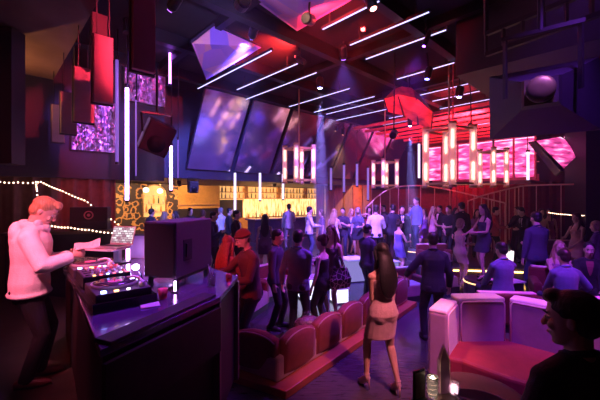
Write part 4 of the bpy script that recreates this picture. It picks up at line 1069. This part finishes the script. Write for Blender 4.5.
# dance-floor seats
sofa('white backed low chair left of the woman with the black tank top', AT(306,8.6)[:2], PI+.2, .45, .5, .80, .42, 0, M_white, M_mauve, False, 'white chairs by the light table')
sofa('white backed low chair right beside the woman with the black tank top', AT(319.5,8.9)[:2], PI+.1, .45, .5, .80, .42, 0, M_white, M_mauve, False, 'white chairs by the light table')
sofa('pink armchair at the far end of the long banquette', AT(409,7.9)[:2], .3, .62, .6, .70, .40, 0)
sofa('red low armchair in front of the suited man at the dance floor', AT(440,8.6)[:2], .4, .8, .6, .62, .40, 0)
sofa('mauve low sofa beyond the dark haired woman near the bar', AT(272,8.1)[:2], .9, 1.3, .7, .72, .42, 0)
sofa('small mauve sofa behind the man in the beanie', AT(247,6.85)[:2], 1.2, .9, .6, .78, .42, 0)
sofa('low pink sofa on the raised floor below the dark suited crowd', AT(434,10.42)[:2], .1, 1.0, .5, .62, .40, .30)
sofa('violet lit sofa against the dark red curtain at the far right', AT(562,9.5)[:2], -.2, 1.4, .7, .85, .42, .30, M_mauve, M_mauve)
# glowing cube tables
G_cube = glow('cube_lit', (.72,.70,1.0), 1.5)
def cube_table(label, p, s_, h, m=None, z0=0., top=None):
    t = thing('light_table', label, 'table', V((p[0],p[1],z0+.002)), .3, 'lit tables by the dance floor')
    MB().box((0,0,h/2), (s_*.9,s_*.9,h-.06)).build('lit_body', m or G_cube, t, bevel=.01); MB().box((0,0,h-.015), (s_,s_,.03)).build('tabletop', top or M_white, t, bevel=.005); MB().box((0,0,.015), (s_*.95,s_*.95,.03)).build('foot', M_black, t)
cube_table('glowing white cube table behind the blue grey shirted man', AT(309,7.9), .50, .52)
cube_table('glowing white cube table right of the black tote bag', AT(339,7.6), .36, .36)
cube_table('low lit table in front of the woman in the blue dress', AT(383,9.5), .7, .62, glow('cube_dim', (.35,.30,.8), .5))
cube_table('low lit table beyond the dark tee shirted man', AT(352,9.6), .6, .66, glow('cube_dim', (.35,.30,.8), .5))
cube_table('low white topped table beside the beige dressed woman', AT(504,6.9), .55, .45, M_black, .25, M_white)
def podium(label, p, r, h, z0):
    t = thing('podium', label, 'podium', V((p[0],p[1],z0+.002)))
    MB().lathe((0,0,0), [(r,0),(r,h-.04),(r*.98,h)], 28).build('drum', M_step, t); 
    rr = [(r*1.01*math.cos(a), r*1.01*math.sin(a), h-.06) for a in [2*PI*i/28 for i in range(28)]]; MB().tube(rr, .014, 6, closed=True).build('edge_light', glow('amber_soft', (1,.5,.2), 2.5), t)
podium('round podium under the blue shirted dancer', AT(417,11.3), .42, .36, .30)
podium('round podium under the dancer in the short black dress', AT(486,7.92), .48, .45, 0)
# ------------------------------------------------------------------ table with candles in the foreground
tb = V((1.50,2.80,.002))
t = thing('cocktail_table', 'small round pale cocktail table with candles in front of the pink booth', 'table', tb)
MB().lathe((0,0,.69), [(.37,0),(.385,.012),(.385,.028),(.37,.04)], 32).build('tabletop', mat('table_pale', (.12,.065,.065), .35, var=.08), t); MB().lathe((0,0,.03), [(.04,0),(.035,.66)], 14).build('column', M_gold, t, True); MB().lathe((0,0,0), [(.26,0),(.26,.02),(.05,.035)], 24).build('base', M_gold, t)
TZ = .734
def onT(px, py): 
    p = G(px, py, TZ); return V((p.x, p.y, TZ))
t = thing('candle_glass', 'tall ribbed candle glass glowing white on the cocktail table', 'candle', AT(432.5,2.77,TZ))
MB().lathe((0,0,0), [(.040,0),(.046,.17),(.042,.17),(.036,.012),(.001,.012)], 18).build('glass', M_glass, t, True); MB().lathe((0,0,.014), [(.033,0),(.035,.13),(.001,.13)], 14).build('candle_wax', glow('wax_lit', (1,.66,.42), 5.0), t, True)
m = MB()
for z in (.04,.08,.12,.155): m.tube([(.046*math.cos(k), .046*math.sin(k), z) for k in [2*PI*i/16 for i in range(16)]], .004, 6, closed=True)
m.build('rib', M_glass, t, True); MB().ellip((0,0,.155), (.010,.010,.018)).build('flame', glow('flame_w', (1,.75,.5), 30), t, True)
t = thing('candle_glass', 'short sparkling cut glass candle holder right of the tall pointed card', 'candle', AT(454,2.80,TZ))
MB().lathe((0,0,0), [(.034,0),(.044,.10),(.040,.10),(.032,.012),(.001,.012)], 9).build('glass', M_glass, t); MB().lathe((0,0,.014), [(.029,0),(.031,.06),(.001,.06)], 12).build('candle_wax', glow('wax_pink', (1,.5,.6), 2.2), t, True)
t = thing('menu_card', 'tall dark pointed folded card standing on the cocktail table', 'card', AT(443.5,2.84,TZ), .15)
m = MB(); m.loft([[V((-.05,-.03,0)),V((.05,-.03,0)),V((.05,.03,0)),V((-.05,.03,0))],[V((-.045,-.02,.28)),V((.045,-.02,.28)),V((.045,.02,.28)),V((-.045,.02,.28))],[V((-.004,-.004,.40)),V((.004,-.004,.40)),V((.004,.004,.40)),V((-.004,.004,.40))]]); m.build('card', mat('card_purple', (.42,.20,.36), .4, var=.1), t)
MB().tube([(-.046,-.031,.01),(-.043,-.022,.28),(0,-.006,.39),(.043,-.022,.28),(.046,-.031,.01)], .004, 6).build('edge_piping', M_pale, t)
t = thing('menu_stand', 'dark rectangular menu stand at the left of the cocktail table', 'menu', AT(419,2.72,TZ), .5)
MB().box((0,0,.13), (.13,.015,.24)).build('board', M_black, t); MB().box((0,0,.008), (.14,.06,.014)).build('foot', M_blackm, t); MB().box((0,-.010,.13), (.11,.004,.21)).build('sheet', mat('menu_sheet', (.10,.03,.05), .5, var=0), t)
t = thing('serving_tray', 'glossy dark oval tray on the right half of the cocktail table', 'tray', AT(482,2.68,TZ), -.5)
m = MB(); m.loft([m.ering(V((0,0,0)),.19,.12,V((1,0,0)),V((0,1,0)),28), m.ering(V((0,0,.03)),.21,.14,V((1,0,0)),V((0,1,0)),28), m.ering(V((0,0,.03)),.20,.13,V((1,0,0)),V((0,1,0)),28), m.ering(V((0,0,.01)),.18,.11,V((1,0,0)),V((0,1,0)),28)]); m.build('tray', M_gloss, t, True)
# glassware on the low table between the seated people
for i, (px, Y, lab) in enumerate(((496,7.0,'clear drink glass left on the white topped low table'),(503,6.95,'clear drink glass in the middle of the white topped low table'),(511,7.05,'clear drink glass right on the white topped low table'))):
    p = AT(px, Y, .25+.455); tumbler(lab, p, (.7,.6,.75), .12, .034, 1)
t = thing('white_bucket', 'white lit ice bucket on the raised floor left of the bending suited man', 'bucket', AT(509,9.95,.302))
MB().lathe((0,0,0), [(.10,0),(.13,.50),(.12,.50),(.09,.02),(.001,.02)], 18).build('bucket', glow('bucket_lit', (1,.75,.8), 1.4), t, True); MB().lathe((0,0,.45), [(.04,0),(.04,.2),(.014,.28),(.014,.38)], 12).build('bottle', mats_b[2], t, True)
# stage lights (housing, lens and the light itself)
def aim(o, to): 
    o.rotation_euler = (V(to)-o.matrix_world.translation if False else V(to)-V(o['at'])).to_track_quat('-Z','Y').to_euler()
def stage_light(label, p, to, col, power, ang=60, blend=.6, lens=None, r=.09, size=.08, hang=True, show=8):
    p = V(p); t = thing('stage_light', label, 'spotlight', p, 0)
    d = (V(to)-p).normalized()
    MB().lathe((0,0,0), [(r*.7,0),(r,.06),(r,.26),(r*.8,.30)], 16, -d).build('housing', M_blackm, t)
    MB().lathe(d*.004, [(r*.62,0),(r*.60,.006),(.001,.010)], 16, d).build('lens', lens or glow('lens_%d_%d_%d'%tuple(int(c*100) for c in col), col, show), t, True)
    m = MB(); m.tube([d*-.12+V((.0,0,0)), d*-.14+V((0,0,.2)), V((0,0,ZC-p.z))], .018, 8); m.build('bracket', M_blackm, t)
    l = bpy.data.lights.new('spot', 'SPOT'); l.energy = power; l.color = col; l.spot_size = math.radians(ang); l.spot_blend = blend; l.shadow_soft_size = size
    o = bpy.data.objects.new('beam_lamp', l); COL.objects.link(o); o.location = p+d*.08; o.rotation_euler = d.to_track_quat('-Z','Y').to_euler()
    return t
RED, PINK, MAG, VIO, BLU, WARM = (1,.03,.03), (1,.15,.34), (1,.05,.50), (.30,.05,1.0), (.10,.10,1.0), (1,.50,.20)
stage_light('red stage light glowing under the ceiling between two light strips', P(363,29,7.0), (-1.6,3.3,1.3), RED, 500, 70, .8, r=.08, show=30)
stage_light('blue white stage light shining down before the slanted mirrors', P(320,88,9.5), AT(322,9.5,0), (.25,.25,1.0), 5000, 8, .4, r=.10, show=40)
stage_light('blue white stage light over the gallery end of the dance floor', P(459,97,9.4), AT(440,9.6,.3), (.28,.25,1.0), 3500, 16, .5, r=.11, show=40)
stage_light('blue white stage light straight above the blue shirted dancer', P(410,126,11.0), AT(413,11.0,.3), (.25,.25,1.0), 5000, 9, .4, r=.08, show=25)
stage_light('added violet spotlight under the topmost mirror panel', (.9,3.2,4.9), (-.2,5.4,5.7), (.6,.35,1.0), 260, 80, .8)  # violet lamp put in to brighten the otherwise dark mirror panel
stage_light('added amber spotlight under the topmost mirror panel', (-.9,3.6,4.95), (-.3,5.8,5.7), (1,.5,.3), 160, 70, .8)  # second lamp added to colour the same dark panel amber
stage_light('added violet spotlight under the left ceiling mirror panel', (-.8,4.4,4.95), (-1.9,7.0,5.6), (.45,.30,1.0), 420, 60, .8)  # added lamp, lifts the left ceiling panel out of the dark
stage_light('blue stage light with its beam tilted left under the strips', P(427,79,8.2), AT(380,8.3,0), BLU, 2200, 40, .8, r=.09, show=20)
stage_light('small white stage light near the hanging black fin', P(424,46,6.4), AT(318,6.6,.2), VIO, 1900, 60, .8, r=.05, show=25)
# fixtures above the frame, several added to brighten dark subjects
stage_light('pink stage light over the booth', (-2.2,.9,4.4), (-2.5,3.3,2.0), (1,.20,.36), 700, 30, .8)
stage_light('red stage light beside the brown ceiling panel', (-3.7,1.9,4.0), (-2.6,3.4,2.2), RED, 300, 40, .8)
stage_light('violet stage light over the booth table', (-.2,3.4,5.6), (-1.2,2.9,1.6), (.28,.05,1), 800, 34, .6)
stage_light('red stage light over the long banquette', (-1.4,1.6,5.6), (.2,4.2,.5), RED, 700, 46, .8)
stage_light('added pink spotlight over the woman in the mini dress', (2.3,1.6,5.6), (1.2,4.25,.8), (1,.26,.36), 1600, 28, .8)  # extra lamp added because she stood too dark
stage_light('violet stage light over the pink booth', (2.0,1.6,5.6), (2.9,4.3,.9), VIO, 800, 42, .8)
stage_light('pink stage light over the pink booth', (4.8,5.6,5.6), (2.4,4.1,.5), (1,.12,.18), 650, 44, .8)
stage_light('added red pink spotlight over the decks', (-2.9,1.9,4.6), (-1.8,3.0,1.65), (1,.14,.30), 260, 34, .8)  # added to throw pink on the near left of the table
stage_light('added peach spotlight over the rim of the pink booth', (1.2,5.4,5.5), (2.5,4.4,1.0), (1,.34,.28), 420, 34, .8)  # added so the top pads of the booth turn peach
stage_light('violet stage light over the standing group', (.3,4.6,5.6), (.1,6.7,.8), (.24,.08,1), 2000, 62, .8)
stage_light('added red fill spotlight over the embracing couple', (-1.7,1.2,4.4), (-1.05,5.1,1.6), (1,.06,.10), 520, 20, .8)  # fill lamp added from the left front to brighten the pair
stage_light('magenta stage light over the seated group', (5.6,4.0,5.5), (4.8,6.6,.8), MAG, 1300, 60, .8)
stage_light('violet stage light over the seated group', (3.2,3.6,5.6), (4.2,6.0,.8), VIO, 1300, 60, .8)
stage_light('magenta stage light over the far crowd', (4.2,7.4,5.6), (4.6,11,1.5), MAG, 5000, 70, .8)
stage_light('violet stage light over the far crowd', (1.0,7.6,5.6), (1.8,11.5,1.3), (.30,.12,1), 5000, 70, .8)
stage_light('red stage light on the hanging boards', (-.7,2.6,5.2), (-3.2,5.4,4.2), (1,.04,.10), 650, 40, .6)
stage_light('red stage light on the red sculpture', P(395,132,8.2), P(408,110,9.6), RED, 420, 80, .8)
stage_light('red stage light on the ceiling slats', P(470,125,10.0), P(450,108,12.5), (1,.04,.08), 1800, 120, .8)
stage_light('magenta stage light on the red curtain', (7.2,9.6,5.5), (6.6,13.2,1.8), (1,.05,.14), 2600, 65, .8)
stage_light('violet stage light on the sequin wall', (-2.2,5.6,5.6), (-4.7,7.75,4.15), (.40,.12,1), 420, 34, .8)
stage_light('added violet spotlight on the slanted mirrors', (-1.0,6.8,5.7), (-3,11.4,3.6), (.16,.16,1), 3600, 60, .8)  # added lamp, gives the mirrors more blue
stage_light('amber stage light on the floral wall', (-5.6,10.8,2.9), (-6.5,13.4,1.8), WARM, 420, 90, .8)
stage_light('amber stage light on the amber panel', (-4.6,12.6,2.9), (-5.3,15.0,2.0), WARM, 380, 90, .8)
stage_light('amber stage light on the bar shelves', (-1.2,15.5,2.98), (-1.6,17.6,1.9), WARM, 700, 100, .8)
stage_light('added unseen amber spotlight low beside the brown ceiling panel', (-5.9,5.7,3.9), (-4.7,5.9,5.0), (1,.42,.18), 90, 140, .9)  # out of view, added so the brown panel does not stay black

stage_light('added amber spotlight before the wood screen', AT(343,14.5,5.2), AT(342,17.2,1.8), WARM, 900, 50, .8)  # lamp added to light the wood screen amber
stage_light('small red stage light turned up at the ceiling left of the brightest red one', P(296,57,7.5), P(276,44,7.8), RED, 900, 110, .8, r=.06, show=20)
stage_light('red stage light turned at the dark ceiling beams', (.2,5.4,5.3), (1.0,7.2,5.95), RED, 700, 110, .8)
# light haze filling the room
hz = uvbox(MB(), U0-.6, U1+.6, V0-.6, V1+.6, -.6, ZC+.6).build('haze', bpy.data.materials.new('haze')); hz['kind'] = 'stuff'
tag(hz, 'thin violet club haze hanging in the whole room', 'haze', None, 'stuff')
hm_ = hz.data.materials[0]; hm_.use_nodes = True; nt = hm_.node_tree; nt.nodes.clear()
vo_ = nt.nodes.new('ShaderNodeVolumeScatter'); vo_.inputs['Density'].default_value = .003; vo_.inputs['Anisotropy'].default_value = .35
vo_.inputs['Color'].default_value = (.95,.9,1,1)
ou_ = nt.nodes.new('ShaderNodeOutputMaterial'); nt.links.new(vo_.outputs[0], ou_.inputs['Volume'])

# smoke cones added and shaped to make the two steep beams show
def beam(label, a, b, r0, r1, dens):
    a, b = V(a), V(b); o = MB().tube([b-a, (b-a)*.5, (b-a)*.0], [r1, (r0+r1)/2, r0], 20).build('smoke_beam', bpy.data.materials.new('beam_smoke'), None, True, loc=a)
    tag(o, label, 'smoke', None, 'stuff'); m = o.data.materials[0]; m.use_nodes = True; nt = m.node_tree; nt.nodes.clear()
    v_ = nt.nodes.new('ShaderNodeVolumeScatter'); v_.inputs['Density'].default_value = dens; v_.inputs['Anisotropy'].default_value = .2
    o_ = nt.nodes.new('ShaderNodeOutputMaterial'); nt.links.new(v_.outputs[0], o_.inputs['Volume'])
p = P(320,88,9.5); beam('narrow smoky blue light beam falling before the slanted mirrors', p+V((0,0,-.12)), AT(322,9.5,.33), .06, .36, .22)
p = P(410,126,11.0); beam('narrow smoky blue light beam falling on the blue shirted dancer', p+V((0,0,-.12)), AT(413,11.0,.33), .06, .36, .12)
K = .825
def who(label, px, Yp, **k):
    return person(label, px=px, Y=Yp*K, **k)
navy, blk, char, white = (.03,.03,.07), (.012,.012,.014), (.05,.05,.06), (.72,.70,.72)
# --- booth
dj = who('person in a white hoodie with fair swept hair reading a paper at the turntables', 30, 4.0, z0=.552, H=1.88, face=30, lean=.06, nod=.48, turn=.12, aR=(-.04,.32,-.19), aL=(-.08,.28,-.21), top='hoodie', tc=(.80,.76,.76), bc=(.004,.004,.004), shoes=(.10,.02,.02), hair='quiff', hc='blond', vox=.007, cvox=.011, eyes=True, hem=-.10, feet=((-.10,.05),(.10,-.02)), curl=.6)
rh = who('person with long red hair close beside the one in the red beanie', 227, 6.35, H=1.80, sex='f', face=60, top='shirt', tc=(.30,.10,.09), bc=blk, hair='long', hc='red', skin='fair', vox=.010, aR='fwd', aL='drink', turn=-.2)
bm = who('person in a dark shirt and red beanie leaning over the booth table corner', 251, 6.1, H=1.94, face=215, lean=.14, nod=.2, top='shirt', tc=(.10,.045,.05), bc=blk, hair='cap', hc='brown', vox=.009, eyes=True, aR='reach', aL='fwd', turn=.1, feet=((-.12,.12),(.14,-.10)))
who('person in a dark blazer standing just left of the blue grey shirt', 276, 7.4, H=1.82, face=-15, top='jacket', tc=(.025,.025,.05), bc=blk, vox=.011, aR='down', aL='drink', feet=((-.10,.05),(.12,-.05)), nod=.15)
who('person in a blue grey shirt seen from behind left of the black tank top', 298, 6.75, H=1.86, face=75, top='shirt', tc=(.13,.14,.24), bc=(.02,.02,.04), vox=.010, aR='front', aL='loose', hair='short', hc='black')
wt = who('person in a black tank top with a hair bun carrying a large tote bag', 322.5, 7.15, H=1.74, sex='f', face=150, top='tank', tc=blk, bc=blk, hair='bun', hc='auburn', vox=.010, aR='drink', aL='loose', hem=-.14, shoes=blk, feet=((-.10,.04),(.10,-.02)))
who('person with long brown hair facing the bun haired woman', 332, 7.9, H=1.80, sex='f', face=235, dress=(.10,.05,.08), hair='wavy', hc='auburn', vox=.012, aR='fwd', aL='down', heels=.07, eyes=True)
who('person in a dark tee shirt standing alone in the middle of the floor', 367, 9.1, H=1.80, face=35, top='tee', tc=(.035,.025,.06), bc=(.015,.015,.03), vox=.012, aL='fwd', aR='down', feet=((-.12,.06),(.12,-.08)), hair='short', hc='black')
mini = who('person with long black hair in a beige mini dress seen from behind', 383, 4.95, H=1.74, sex='f', face=108, dress=(.46,.29,.27), hair='long', hc='black', skin='tan', vox=.007, cvox=.009, aR='front', aL='front', heels=.10, shoes=(.30,.18,.16), hemz=-.36, feet=((-.15,.14),(.13,-.12)), curl=.7)
who('person in a dark suit seen from behind, arms held slightly out', 433, 6.75, H=1.82, face=85, top='jacket', tc=(.016,.015,.022), bc=(.010,.010,.014), vox=.010, aL='out', aR='loose', hair='short', hc='black', feet=((-.12,.04),(.12,-.04)))
who('person in a beige gold mini dress in profile on the dance floor', 460, 10.5, H=1.76, sex='f', face=5, lean=-.04, dress=(.62,.42,.36), hair='bob', hc='blond', vox=.012, aR='front', aL='fwd', heels=.10, shoes=(.6,.4,.35), eyes=True, nod=.2)
who('person in a short black dress dancing on the low round podium', 484, 9.6, z0=.455, H=1.72, sex='f', face=190, dress=(.035,.03,.06), hair='wavy', hc='brown', vox=.012, aR='out', aL='fwd', heels=.08, feet=((-.12,.12),(.12,-.10)))
who('person in a dark navy jacket standing with their back turned behind the seated group', 537, 8.35, z0=.252, H=1.86, face=95, top='jacket', tc=(.05,.045,.09), bc=(.03,.04,.10), vox=.011, aR='fwd', aL='down')
who('person in a blue shirt seated with their back to us on the mauve sofa', 503, 6.95, z0=.252, H=1.80, face=98, sit=.43, top='shirt', tc=(.12,.14,.28), bc=navy, vox=.011, aR='lap', aL='lap', nod=.2, hair='short', hc='black')
who('person with long fair hair seated facing us in the middle of the right group', 559, 7.6, z0=.252, H=1.72, sex='f', face=248, sit=.43, dress=(.30,.12,.24), hair='wavy', hc='blond', vox=.011, aR='lap', aL='drink', eyes=True)
who('person in a denim blue jacket seated in the red armchair, seen from behind', 566, 6.42, z0=.252, H=1.72, face=85, sit=.41, lean=.05, top='jacket', tc=(.10,.13,.26), bc=navy, vox=.011, aR='out', aL='lap', hc='brown')
who('person in a dark jacket seated facing us, face lit red, at the right', 589, 7.15, z0=.252, H=1.76, face=235, sit=.43, top='jacket', tc=blk, shirt=(.25,.05,.07), bc=blk, vox=.011, aR='lap', aL='lap', eyes=True, hc='black')
who('person in a rose strapped dress standing in profile near the mauve curtain', 577, 10.2, z0=.252, H=1.70, sex='f', face=188, dress=(.55,.28,.26), hair='wavy', hc='auburn', vox=.012, aR='fwd', aL='front', heels=.07)
who('person with pale blond hair standing at the right edge beyond the sofa', 597, 8.9, z0=.252, H=1.64, sex='f', face=120, top='shirt', tc=(.10,.05,.10), bc=blk, hair='bob', hc='blond', vox=.013)
fg = person('person in black close to the camera at the lower right, seen from behind', at=(1.29,1.50), z0=.252, H=1.71, face=97, lean=.05, turn=-.62, nod=.05, top='jacket', tc=(.012,.010,.014), bc=blk, hair='quiff', hc='brown', vox=.006, cvox=.009, eyes=True, aR='down', aL=(.16,.12,-.42), skin='fair')
# --- bar side
who('person in a pale grey suit standing at the bar counter', 289, 16.4, z0=.302, H=1.86, face=105, top='jacket', tc=(.40,.36,.42), bc=(.32,.30,.38), vox=.016, aR='fwd', aL='down')
who('person in a black suit in profile, second right of the monitor loudspeaker top', 236, 11.2, z0=.302, H=1.76, face=-10, top='jacket', tc=blk, shirt=white, bc=blk, vox=.014, aR='fwd', aL='down')
who('person in a dark navy suit facing right behind the monitor loudspeaker', 213, 10.7, z0=.302, H=1.74, face=-5, top='jacket', tc=navy, shirt=(.4,.4,.45), bc=blk, vox=.014, aR='drink', aL='down')
who('person with long dark hair seen from behind by the mauve sofa', 265, 10.9, z0=.302, H=1.66, sex='f', face=95, dress=(.10,.05,.10), hair='long', hc='black', vox=.014)
barc = [(151,13.6,'m',60,'dark jacket at the bar, leftmost of the bar crowd',char,'short','brown'),(164,13.2,'f',80,'purple top with fair hair in front of the arched niche',(.25,.12,.3),'long','blond'),(176,13.8,'f',200,'mauve top beside the fair haired woman at the bar',(.35,.2,.32),'wavy','brown'),(190,14.4,'m',-40,'black jacket under the small hung loudspeaker',blk,'short','black'),
        (203,14.8,'f',100,'dark red top behind the monitor loudspeaker',(.3,.05,.05),'bob','auburn'),(221,15.0,'m',150,'white shirt at the left end of the bar counter',white,'short','grey'),(229,14.6,'m',20,'black waistcoat at the left end of the bar',blk,'short','black')]
for px, Y, sx, fa, lab, c, h, hcx in barc:
    who('person in a '+lab, px, Y, z0=.302, H=1.74 if sx == 'm' else 1.66, sex=sx, face=fa, top='shirt' if sx == 'f' or c == white else 'jacket', tc=c, bc=blk, hair=h, hc=hcx, vox=.016, aR=random.choice(['fwd','drink','down']), aL='down')
# --- far dance floor crowd
who('person in a white shirt facing right at the left of the far crowd', 309, 14.1, z0=.302, H=1.80, face=10, top='shirt', tc=white, bc=(.05,.06,.16), vox=.015, aR='fwd', aL='fwd')
who('person in a dark violet top facing the white shirt in the far crowd', 322, 14.6, z0=.302, H=1.68, sex='f', face=190, top='tee', tc=(.14,.05,.16), bc=navy, hair='bob', hc='auburn', vox=.016, aR='fwd')
who('person in a short white dress with fair hair in the far crowd', 334, 13.4, z0=.302, H=1.66, sex='f', face=60, dress=(.72,.66,.75), hair='wavy', hc='blond', vox=.014, heels=.07, aR='fwd')
who('person in a dark vest between the white dress and the pale blue top', 343, 14.0, z0=.302, H=1.76, face=250, top='tee', tc=(.04,.03,.06), bc=navy, vox=.015, aL='drink', hc='brown')
who('person in a pale blue top with bare shoulders in the far crowd', 351, 15.0, z0=.302, H=1.70, sex='f', face=300, top='tank', tc=(.40,.50,.75), bc=navy, hair='long', hc='blond', vox=.015, aR='drink')
who('person in a dark skirt and pale hair at the near edge of the far crowd', 358, 14.0, z0=.302, H=1.70, sex='f', face=250, top='tee', tc=(.10,.10,.18), bot='skirt', bc=(.02,.02,.04), hair='wavy', hc='grey', vox=.014, heels=.07, aL='fwd')
who('person in a red top before the orange board of the wood screen', 369, 15.6, z0=.302, H=1.76, sex='f', face=270, dress=(.5,.06,.06), hair='wavy', hc='brown', vox=.016, aR='up')
who('person in a white shirt seen from behind in the middle of the far crowd', 376, 12.6, z0=.302, H=1.88, face=75, top='shirt', tc=(.74,.70,.76), bc=blk, vox=.013, aR='fwd', aL='loose', hc='brown')
who('person in a black suit seen from behind right of the white shirt', 393, 13.1, z0=.302, H=1.90, face=95, top='jacket', tc=(.02,.02,.035), bc=blk, vox=.013)
who('person in a black suit and white shirt facing us beside the blue dancer', 402, 13.6, z0=.302, H=1.84, face=262, top='jacket', tc=blk, shirt=white, bc=blk, vox=.013, aR='drink', tie=(.03,.03,.05))
who('person in a blue shirt lit by the blue beam, standing on the round podium', 417, 13.7, z0=.665, H=1.76, face=200, top='shirt', tc=(.16,.20,.50), bc=(.03,.03,.08), vox=.013, aR='out', aL='down', hc='brown')
who('person in a short blue dress by the low lit table', 399, 11.9, H=1.66, sex='f', face=20, dress=(.14,.12,.40), hair='bun', hc='brown', vox=.013, heels=.08, aR='fwd', feet=((-.10,.12),(.12,-.08)))
who('person in a pink mini dress beside the black tee shirted man', 433, 13.8, z0=.302, H=1.72, sex='f', face=345, dress=(.60,.32,.36), hair='wavy', hc='blond', vox=.013, heels=.09, aR='fwd')
who('person in a black tee shirt with bare forearms right of the pink mini dress', 449, 13.4, z0=.302, H=1.84, face=215, top='tee', tc=blk, bc=blk, vox=.013, aR='front', aL='fwd', hc='black')
who('big person in a black jacket seen from behind under the large lantern', 462, 12.9, z0=.302, H=1.96, face=100, top='jacket', tc=(.014,.012,.018), bc=blk, vox=.013)
who('person in a mauve top left of the red shirt in the far crowd', 477, 14.2, z0=.302, H=1.70, sex='f', face=250, top='tee', tc=(.30,.12,.22), bc=blk, hair='wavy', hc='brown', vox=.015, aL='drink')
who('person in a dark red shirt before the red curtain', 495, 13.4, z0=.302, H=1.80, face=-30, top='shirt', tc=(.36,.05,.06), bc=blk, vox=.014, aR='fwd', aL='fwd', hc='black')
who('person in a black jacket turned left before the long railing', 518, 13.7, z0=.302, H=1.80, face=185, top='jacket', tc=blk, bc=blk, vox=.014, aR='fwd', hc='black')
who('person in a black suit and white shirt bending forward before the railing', 526, 12.7, z0=.302, H=1.84, face=195, lean=.30, top='jacket', tc=blk, shirt=white, bc=blk, vox=.013, aR='reach', aL='fwd', tie=blk, eyes=True)
who('person in a rose dress with long hair right of the bending suited man', 541, 13.6, z0=.302, H=1.74, sex='f', face=260, dress=(.55,.25,.28), hair='long', hc='auburn', vox=.014, aR='fwd')
who('person in a violet dress close behind the rose dress', 549, 14.2, z0=.302, H=1.72, sex='f', face=220, dress=(.30,.10,.24), hair='wavy', hc='brown', vox=.015)
far = [(384,17.6,'m','dark suit at the back left of the curved railing',char),(411,16.0,'m','grey jacket behind the blue dancer',(.2,.17,.22)),(424,15.2,'f','violet dress right of the blue dancer',(.25,.1,.35)),(440,16.2,'m','dark jacket and pale shirt behind the pink dress',blk),(455,15.4,'f','pale top left behind the big black jacket',(.5,.35,.42)),(487,16.5,'f','dark dress behind the red shirt',(.08,.03,.06)),(505,16.4,'m','burgundy jacket left of the turned black jacket',(.2,.04,.07))]
for i, (px, Y, sx, lab, c) in enumerate(far):
    who('person in a '+lab, px, Y, z0=.302, H=1.80 if sx == 'm' else 1.72, sex=sx, face=random.choice((230,270,300,200)), top='jacket' if sx == 'm' else None, dress=c if sx == 'f' else None, shirt=white if (sx == 'm' and i != 0) else None, tc=c, bc=blk, hair='short' if sx == 'm' else 'wavy', hc=('black','brown','auburn')[i%3], vox=.017, aR=('drink','fwd','down')[i%3])
# --- things held or worn
# headphones round the neck of the person at the booth
n = dj['neck']; R = dj['R'].normalized() if hasattr(dj['R'],'normalized') else dj['R']
t = thing('headphones', 'white headphones worn round the neck above the white hoodie', 'headphones', n+V((0,0,.05)))
Rr = Matrix.Rotation(math.radians(32-90), 3, 'Z')
band = [Rr@V((.118*math.cos(k), .005+.115*math.sin(k), -.005+.03*math.sin(k))) for k in [PI+PI*i/14 for i in range(15)]]
MB().tube(band, .012, 8).build('headband', M_white, t, True)
for sx in (-1,1): MB().lathe(Rr@V((sx*.112,.05,-.005)), [(.035,-.02),(.042,-.01),(.042,.012),(.03,.024)], 16, Rr@V((sx*.8,.6,0))).build('ear_cup', M_white, t, True)
# sheet of paper
h = (dj['wR']+dj['wL'])/2+(dj['dR']+dj['dL']).normalized()*.14+V((.02,-.02,.07))
t = thing('paper_sheet', 'pale sheet of paper held over the turntables by the person in white', 'paper', h, .5)
M3 = Matrix.Rotation(.3, 3, 'X')@Matrix.Rotation(-.2, 3, 'Y')
m = MB(); m.loft([[M3@V((-.12+.24*i/6, -.09, .012*math.sin(i))), M3@V((-.12+.24*i/6, -.09, .012*math.sin(i)+.003)), M3@V((-.12+.24*i/6, .09, .012*math.cos(i)+.003)), M3@V((-.12+.24*i/6, .09, .012*math.cos(i)))] for i in range(7)]); m.build('sheet', M_white, t)
# tote bag
w_ = wt['shL']; bp = AT(340, 5.85, .80)
t = thing('tote_bag', 'large black tote bag with pale mesh pattern at the hip of the black tank top', 'bag', bp, .5)
def netm():
    m = mat('tote_pattern', (.03,.02,.03), .5, var=0); nt = m.node_tree; b = nt.nodes['Principled BSDF']; tc = nt.nodes.new('ShaderNodeTexCoord')
    v_ = nt.nodes.new('ShaderNodeTexVoronoi'); v_.feature = 'DISTANCE_TO_EDGE'; v_.inputs['Scale'].default_value = 12; nt.links.new(tc.outputs['Object'], v_.inputs['Vector'])
    r = nt.nodes.new('ShaderNodeValToRGB'); e = r.color_ramp.elements; e[0].position = .04; e[0].color = (.45,.30,.40,1); e[1].position = .07; e[1].color = (.02,.014,.02,1)
    nt.links.new(v_.outputs['Distance'], r.inputs['Fac']); nt.links.new(r.outputs['Color'], b.inputs['Base Color']); return m
m = MB(); m.loft([[V((-.19,-.05,0)),V((.19,-.05,0)),V((.19,.05,0)),V((-.19,.05,0))],[V((-.22,-.06,.16)),V((.22,-.06,.16)),V((.22,.06,.16)),V((-.22,.06,.16))],[V((-.15,-.02,.36)),V((.15,-.02,.36)),V((.15,.02,.36)),V((-.15,.02,.36))]]); m.build('bag_body', netm(), t, bevel=.02)
for sy in (-1,1): MB().tube([V((-.10,sy*.025,.34)), V((-.12,sy*.03,.48)), V((-.06,sy*.03,.60)), V((.02,sy*.025,.52)), V((.10,sy*.025,.34))], .010, 8).build('handle', M_black, t, True)
